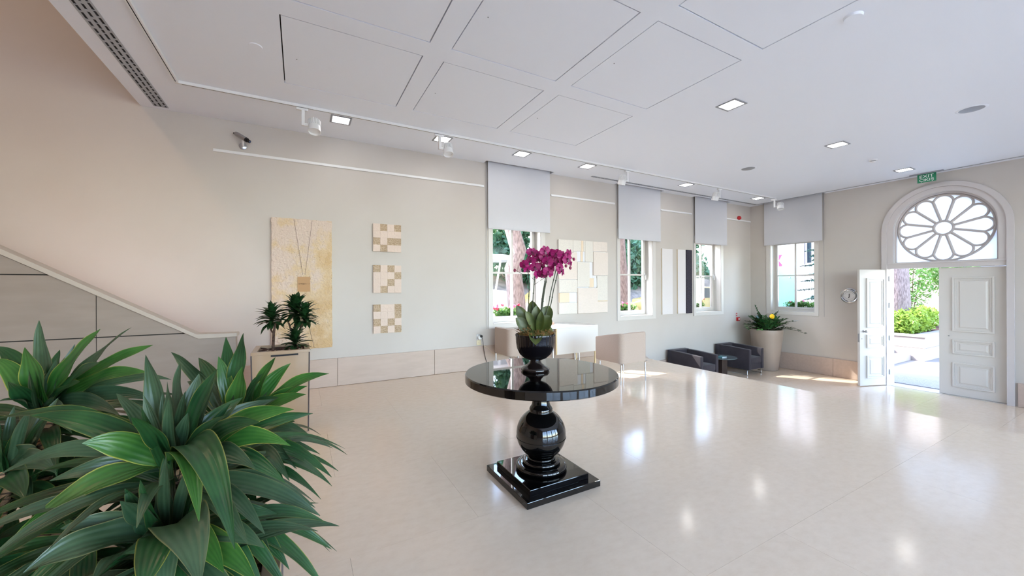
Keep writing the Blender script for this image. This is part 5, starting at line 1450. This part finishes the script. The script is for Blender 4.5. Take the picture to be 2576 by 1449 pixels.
part(gp, 'stone_course', MB().plate([(15.5, 3.94), (20.5, 3.94), (20.5, 9.0), (15.5, 9.0)], [rect(15.75, 20.2, 4.2, 8.7)], lambda a, b, c: (a, b, ZG + c), 0.36), MAT['white_stone'], bevel=0.006)
part(gp, 'stone_course', MB().plate([(15.5, 3.94), (20.5, 3.94), (20.5, 9.0), (15.5, 9.0)], [rect(15.75, 20.2, 4.2, 8.7)], lambda a, b, c: (a, b, ZG + 0.366 + c), 0.30), MAT['white_stone'], bevel=0.006)
part(gp, 'coping', MB().plate([(15.47, 3.91), (20.53, 3.91), (20.53, 9.03), (15.47, 9.03)], [rect(15.78, 20.17, 4.23, 8.67)], lambda a, b, c: (a, b, ZG + 0.672 + c), 0.06), MAT['white_stone'], bevel=0.006)
part(gp, 'soil', MB().box(15.76, 20.19, 4.21, 8.69, ZG + 0.1, ZG + 0.66), MAT['soil'])

def leaf_cloud(m, c, rad, n, size, rr, shell=0.5, flat=1.0):
    for k in range(n):
        d = Vector((rr.gauss(0, 1), rr.gauss(0, 1), rr.gauss(0, 1))).normalized() * (shell + (1 - shell) * rr.random())
        p = Vector(c) + Vector((d.x * rad[0], d.y * rad[1], d.z * rad[2]))
        a = Vector((rr.gauss(0, 1), rr.gauss(0, 1), rr.gauss(0, 1) * flat)).normalized()
        b = a.cross(Vector((rr.gauss(0, 1), rr.gauss(0, 1), rr.gauss(0, 1)))).normalized()
        s = size * rr.uniform(0.6, 1.3)
        nrm = a.cross(b) * s * 0.18
        n0 = len(m.v)
        m.v += [p - a * s, p + b * s * 0.45 + nrm, p + a * s, p - b * s * 0.45 + nrm]
        m.f += [(n0, n0 + 1, n0 + 2), (n0, n0 + 2, n0 + 3)]
def wobble_trunk(m, pts, radii, rr, seg=14):
    m.tube(pts, radii, seg)
# pine trunk by the entrance
pn = thing('pine_tree', 'broad pine trunk with plated bark outside the open door', 'tree', (16.9, 4.95, ZG + 0.6))
part(pn, 'trunk', MB().tube([(17.02, 5.0, ZG + 0.5), (17.0, 5.02, 1.2), (16.95, 5.05, 3.0), (16.8, 5.1, 6.5)], [0.40, 0.37, 0.34, 0.28], 20), MAT['pine_bark'], smooth=60)
rr = random.Random(31)
m = MB()
for k in range(8):
    leaf_cloud(m, (16.8 + rr.uniform(-1.6, 1.6), 5.2 + rr.uniform(-1.6, 1.6), 6.6 + rr.uniform(-0.3, 1.0)), (0.9, 0.9, 0.5), 320, 0.14, rr)
part(pn, 'crown', m, MAT['foliage_fir'], weld=False, kind='stuff')
SH = [((16.15, 4.62, 0.30), (0.42, 0.38, 0.40), 'foliage_light', 'rounded lime green shrub at the left of the garden planter'), ((17.0, 4.55, 0.34), (0.5, 0.34, 0.42), 'foliage_light', 'rounded lime green shrub in the middle of the garden planter'),
      ((18.1, 4.62, 0.36), (0.55, 0.36, 0.42), 'foliage_light', 'rounded lime green shrub at the right end of the garden planter'), ((16.3, 5.6, 0.45), (0.5, 0.6, 0.5), 'foliage_mid', 'mid green shrub behind the pine trunk'),
      ((19.4, 5.3, 1.7), (0.75, 0.6, 1.5), 'foliage_mid', 'tall green climbing shrub behind the garden planter'), ((20.6, 4.6, 1.9), (0.7, 0.7, 0.9), 'foliage_mid', 'leafy green shrub against the grey louvred building')]
for (c, rd, mm, lab) in SH:
    t = thing('garden_shrub', lab, 'shrub', (c[0], c[1], ZG + 0.6), 'shrubs outside the entrance')
    rr = random.Random(int(c[0] * 100))
    m = MB(); leaf_cloud(m, c, rd, 1500, 0.065, rr, 0.45)
    part(t, 'foliage', m, MAT[mm], weld=False, kind='stuff')
    m = MB()
    for k in range(5):
        a = k * 1.26
        m.tube([(c[0], c[1], ZG + 0.62), (c[0] + rd[0] * 0.5 * math.cos(a), c[1] + rd[1] * 0.5 * math.sin(a), c[2] + rd[2] * 0.4)], [0.015, 0.006], 5)
    part(t, 'branches', m, MAT['bark_small'])
# buildings seen past the entrance
lb = thing('louvred_building', 'grey louvred building with white corner behind the garden', 'building', (24, 4, ZG))
part(lb, 'white_wall', MB().box(22.0, 22.3, 4.9, 9.5, ZG, 7.0), MAT['white_stone'])
part(lb, 'dark_wall', MB().box(22.1, 22.4, 0.5, 4.9, ZG, 7.0), MAT['dark_slate'])
for k in range(18):
    part(lb, 'louvre', MB().box(22.0, 22.1, 0.6, 4.85, ZG + 0.2 + 0.26 * k, ZG + 0.40 + 0.26 * k), MAT['dark_slate'], bevel=0.01)
part(lb, 'downpipe', MB().tube([(21.9, 5.0, ZG), (21.9, 5.0, 7)], 0.09, 12), MAT['steel'], smooth=60)
# through the entrance-wall window
ts = thing('teal_glass_screen', 'tall teal glass screen outside the entrance wall window', 'screen', (14.2, 6.9, ZG))
for (y0, y1) in ((6.62, 7.25), (7.27, 7.9)):
    part(ts, 'glass_sheet', MB().box(14.2, 14.215, y0, y1, 0.0, 2.10), MAT['teal_glass'])
part(ts, 'fixing', MB().lathe([(0.02, -0.02), (0.02, 0.0)], (14.2, 6.75, 1.72), 10, axis='X').lathe([(0.02, -0.02), (0.02, 0.0)], (14.2, 7.1, 1.72), 10, axis='X'), MAT['steel'])
part(ts, 'base_rail', MB().box(14.16, 14.26, 6.6, 7.92, -0.06, 0.03), MAT['steel'])
gb = thing('grey_rendered_building', 'pale grey building beyond the entrance wall window', 'building', (24, 12, ZG))
part(gb, 'wall', MB().plate([(9.6, ZG), (16.5, ZG), (16.5, 9), (9.6, 9)], [rect(10.0, 10.7, 2.6, 4.2), rect(12.6, 13.6, 2.6, 4.4), rect(14.4, 15.4, 2.6, 4.4)], lambda a, b, c: (24 + c, a, b), 0.3), MAT['grey_render'])
for (a, b, z0, z1) in ((10.0, 10.7, 2.6, 4.2), (12.6, 13.6, 2.6, 4.4), (14.4, 15.4, 2.6, 4.4)):
    w_ = part(gb, 'window', MB().plate(rect(a, b, z0, z1), [rect(a + 0.08, b - 0.08, z0 + 0.08, z1 - 0.08)], lambda p, q, c: (24.1 + c, p, q), 0.08), MAT['trim'])
    part(w_, 'pane', MB().box(24.14, 24.15, a + 0.08, b - 0.08, z0 + 0.08, z1 - 0.08), MAT['car_glass'])
sg = thing('banner_sign', 'red and white banner above the teal screen', 'banner', (16.0, 8.0, 1.9))
part(sg, 'cloth', MB().box(16.0, 16.02, 7.62, 8.30, 2.12, 2.62), MAT['sign_white'])
part(sg, 'red_field', MB().plate([(8.30, 2.12), (8.30, 2.50), (8.02, 2.62), (7.86, 2.62), (7.98, 2.40), (7.86, 2.24), (7.90, 2.12)], [], lambda a, b, c: (15.99 + c, a, b), 0.01), MAT['sign_red'])
part(sg, 'pole', MB().tube([(16.01, 8.32, -0.72), (16.01, 8.32, 2.7)], 0.02, 8), MAT['steel'])
fir = thing('fir_tree', 'blue green fir branches outside the entrance wall window', 'tree', (14.95, 6.32, -0.06))
rr = random.Random(4)
part(fir, 'trunk', MB().tube([(14.95, 6.30, -0.05), (14.95, 6.32, 3.6)], [0.07, 0.02], 8), MAT['bark_small'])
for k in range(26):
    z = 0.75 + 0.10 * k; L = 0.85 - 0.026 * k; az = k * 2.4
    m = MB()
    d = Vector((math.cos(az), math.sin(az), -0.12))
    p0 = Vector((14.95, 6.31, z))
    m.tube([p0, p0 + d * L], [0.012, 0.004], 5)
    for j in range(170):
        t = 0.05 + 0.85 * rr.random(); p = p0 + d * (L * t)
        q = Vector((rr.gauss(0, 1), rr.gauss(0, 1), rr.gauss(0, 0.5))).normalized() * 0.10 * (1.3 - t) + d * 0.05
        n0 = len(m.v); s = q.cross(Vector((0, 0, 1))).normalized() * 0.013
        m.v += [p - s, p + s, p + q]; m.f.append((n0, n0 + 1, n0 + 2))
    part(fir, 'branch', m, MAT['foliage_fir'], weld=False)
# flower boxes
def flower_box(label, to3, a0, a1, seed, rich):
    t = thing('flower_box', label, 'flower box', Vector(to3((a0 + a1) / 2, WZ0 + 0.02, 0.40)), 'flower boxes outside the windows')
    part(t, 'trough', pbox(MB(), to3, a0 + 0.08, a1 - 0.08, WZ0 - 0.05, WZ0 + 0.11, 0.32, 0.50), MAT['white_stone'], bevel=0.008)
    rr = random.Random(seed)
    m = MB()
    c = Vector(to3((a0 + a1) / 2, WZ0 + 0.17, 0.42))
    hw = (a1 - a0) / 2 - 0.08
    rad = (hw, 0.1, 0.10) if to3 is onW else (0.1, hw, 0.10)
    leaf_cloud(m, c, rad, 700, 0.035, rr, 0.1)
    part(t, 'foliage', m, MAT['foliage_mid'], weld=False, kind='stuff')
    for k in range(rich):
        a = rr.uniform(a0 + 0.15, a1 - 0.15)
        p = Vector(to3(a, WZ0 + rr.uniform(0.22, 0.32), 0.42 + rr.uniform(-0.06, 0.06)))
        mm = MB()
        for j in range(7):
            mm.ball(p + Vector((rr.uniform(-.022, .022), rr.uniform(-.022, .022), rr.uniform(-.018, .018))), 0.016, 6)
        part(t, 'bloom', mm, MAT['bloom_pink'] if rr.random() < 0.65 else MAT['bloom_red'], weld=False)
flower_box('flower box with pink blooms outside the window behind the orchid', onW, *WIN[0], 1, 14)
flower_box('flower box with pink and red blooms outside the second window', onW, *WIN[1], 2, 8)
flower_box('flower box with pink blooms outside the third window', onW, *WIN[2], 3, 6)
flower_box('flower box outside the entrance wall window', onD, *WIN4, 4, 3)
# earth bank, trees and vehicles along the window wall
solo('earth_bank', MB().add([(-8, 11.2, -0.02), (30, 11.2, -0.02), (30, 14.5, 2.2), (-8, 14.5, 2.2), (30, 30, 2.8), (-8, 30, 2.8)], [(0, 1, 2, 3), (3, 2, 4, 5)]), MAT['earth'], 'grey brown earth bank across the street', 'bank', kind='structure')
TR = [(2.5, 14.2, 3.2), (5.2, 13.8, 3.6), (7.8, 14.0, 3.8), (10.6, 14.2, 3.6), (13.4, 14.0, 3.8), (16.4, 14.2, 3.6), (19.6, 14.4, 3.8)]
TL = ['bushy green tree on the bank, furthest to the stair side', 'bushy green tree on the bank behind the white buggy', 'bushy green tree on the bank seen over the flower box', 'bushy green tree on the bank behind the yellow taxi', 'bushy green tree on the bank seen in the second window', 'bushy green tree on the bank between second and third windows', 'bushy green tree on the bank, furthest towards the corner']
for i, (x, y, h) in enumerate(TR):
    t = thing('bank_tree', TL[i], 'tree', (x, y, 1.8), 'trees on the bank across the street')
    rr = random.Random(50 + i)
    part(t, 'trunk', MB().tube([(x, y, 1.6), (x + 0.1, y, 2.6), (x, y, 3.6)], [0.14, 0.11, 0.07], 10), MAT['bark_small'], smooth=60)
    m = MB()
    for k in range(12):
        leaf_cloud(m, (x + rr.uniform(-1.0, 1.0), y + rr.uniform(-0.8, 0.8), 1.7 + h * (k + 0.5) / 12), (1.0, 0.8, 0.75), 420, 0.17, rr, 0.35)
    part(t, 'foliage', m, MAT['foliage_tree'], weld=False, kind='stuff')
for (pts, rad, lab) in (([(4.75, 8.35, -0.05), (4.72, 8.35, 1.1), (4.62, 8.36, 1.9), (4.80, 8.38, 2.35), (4.45, 8.4, 3.4), (4.3, 8.45, 6.6)], [0.24, 0.22, 0.21, 0.20, 0.18, 0.14], 'crooked pale tree trunk outside the window behind the orchid'),
                        ([(8.30, 8.55, -0.05), (8.32, 8.55, 1.2), (8.20, 8.55, 2.6), (8.1, 8.5, 6.6)], [0.34, 0.31, 0.29, 0.22], 'broad pale tree trunk outside the second window')):
    t = thing('street_tree', lab, 'tree', (pts[0][0], pts[0][1], -0.02), 'street trees close to the windows')
    part(t, 'trunk', MB().tube(pts, rad, 16), MAT['pine_bark'], smooth=60)
    p = Vector(pts[-1])
    m = MB()
    for k in range(4):
        q = p + Vector((math.cos(k * 1.6 + 0.4) * 1.1, math.sin(k * 1.6 + 0.4) * 0.7, 0.7 + 0.3 * (k % 2)))
        m.tube([p, (p + q) / 2 + Vector((0, 0, 0.1)), q], [rad[-1] * 0.7, rad[-1] * 0.5, 0.03], 8)
    part(t, 'limbs', m, MAT['pine_bark'], smooth=60)
    rr = random.Random(int(p.x * 10))
    m = MB()
    for k in range(8):
        leaf_cloud(m, p + Vector((rr.uniform(-1.3, 1.3), rr.uniform(-0.9, 1.2), 0.9 + rr.uniform(-0.3, 0.9))), (0.7, 0.6, 0.45), 150, 0.10, rr, 0.4)
    part(t, 'crown', m, MAT['foliage_tree'], weld=False, kind='stuff')
# white open buggy
bg = thing('white_buggy', 'white open sided buggy parked outside the window behind the orchid', 'vehicle', (4.0, 9.3, -0.02))
part(bg, 'body', MB().plate([(3.3, 0.25), (5.9, 0.25), (5.95, 0.9), (5.4, 1.05), (5.1, 1.35), (4.6, 1.4), (4.45, 0.95), (3.9, 0.9), (3.85, 1.2), (3.35, 1.15)], [], lambda a, b, c: (a - 0.45, 8.75 + c, b), 1.15), MAT['van'], bevel=0.03)
part(bg, 'roof', MB().plate([(3.5, 2.20), (4.2, 2.27), (5.0, 2.28), (5.6, 2.22), (5.6, 2.15), (3.5, 2.13)], [], lambda a, b, c: (a - 0.45, 8.7 + c, b), 1.25), MAT['van'], bevel=0.02)
for (x, xb) in ((3.15, 3.30), (5.05, 4.85)):
    for y in (8.76, 9.88):
        part(bg, 'post', MB().tube([(x, y, 2.15), (xb, y, 1.1)], 0.03, 8), MAT['van'], smooth=60)
for x in (3.30, 5.0):
    for y in (8.78, 9.80):
        w_ = part(bg, 'wheel', MB().lathe([(0.12, 0.0), (0.25, 0.0), (0.27, 0.03), (0.27, 0.11), (0.25, 0.14), (0.12, 0.14)], (x, y - 0.07, 0.25), 24, axis='Y'), MAT['tyre'], smooth=40)
        part(w_, 'hub', MB().lathe([(0, 0.01), (0.12, 0.01), (0.12, 0.13), (0, 0.13)], (x, y - 0.07, 0.25), 20, axis='Y'), MAT['steel'], smooth=40)
# yellow taxis
def taxi(x, y, lab):
    t = thing('yellow_taxi', lab, 'car', (x, y, -0.02), 'yellow taxis on the street')
    prof = [(-2.1, 0.35), (2.1, 0.35), (2.15, 0.7), (1.9, 0.92), (1.0, 1.0), (0.45, 1.42), (-0.9, 1.45), (-1.5, 1.05), (-2.1, 0.98), (-2.18, 0.7)]
    part(t, 'body', MB().plate([(x + a, b) for a, b in prof], [], lambda a, b, c: (a, y + c, b), 1.7), MAT['taxi'], bevel=0.05, seg=2, smooth=50)
    for c, d in ((-0.02, 0.0), (1.7, 1.72)):
        part(t, 'side_window', MB().plate([(x + 0.85, 1.02), (x + 0.4, 1.36), (x - 0.2, 1.38), (x - 0.2, 1.02)], [], lambda a, b, q: (a, y + c + q * 0.02, b), 1.0), MAT['car_glass'])
        part(t, 'side_window', MB().plate([(x - 0.28, 1.02), (x - 0.28, 1.38), (x - 0.85, 1.39), (x - 1.25, 1.06)], [], lambda a, b, q: (a, y + c + q * 0.02, b), 1.0), MAT['car_glass'])
    for dx in (-1.35, 1.35):
        for dy in (-0.02, 1.52):
            w_ = part(t, 'wheel', MB().lathe([(0.18, 0.0), (0.30, 0.0), (0.33, 0.03), (0.33, 0.17), (0.30, 0.2), (0.18, 0.2)], (x + dx, y + dy, 0.32), 24, axis='Y'), MAT['tyre'], smooth=40)
            part(w_, 'hub', MB().lathe([(0, 0.01), (0.18, 0.01), (0.18, 0.19), (0, 0.19)], (x + dx, y + dy, 0.32), 20, axis='Y'), MAT['steel'], smooth=40)
taxi(7.75, 9.2, 'yellow taxi parked outside between the first and second windows')
taxi(13.2, 9.0, 'yellow taxi parked further along the street')
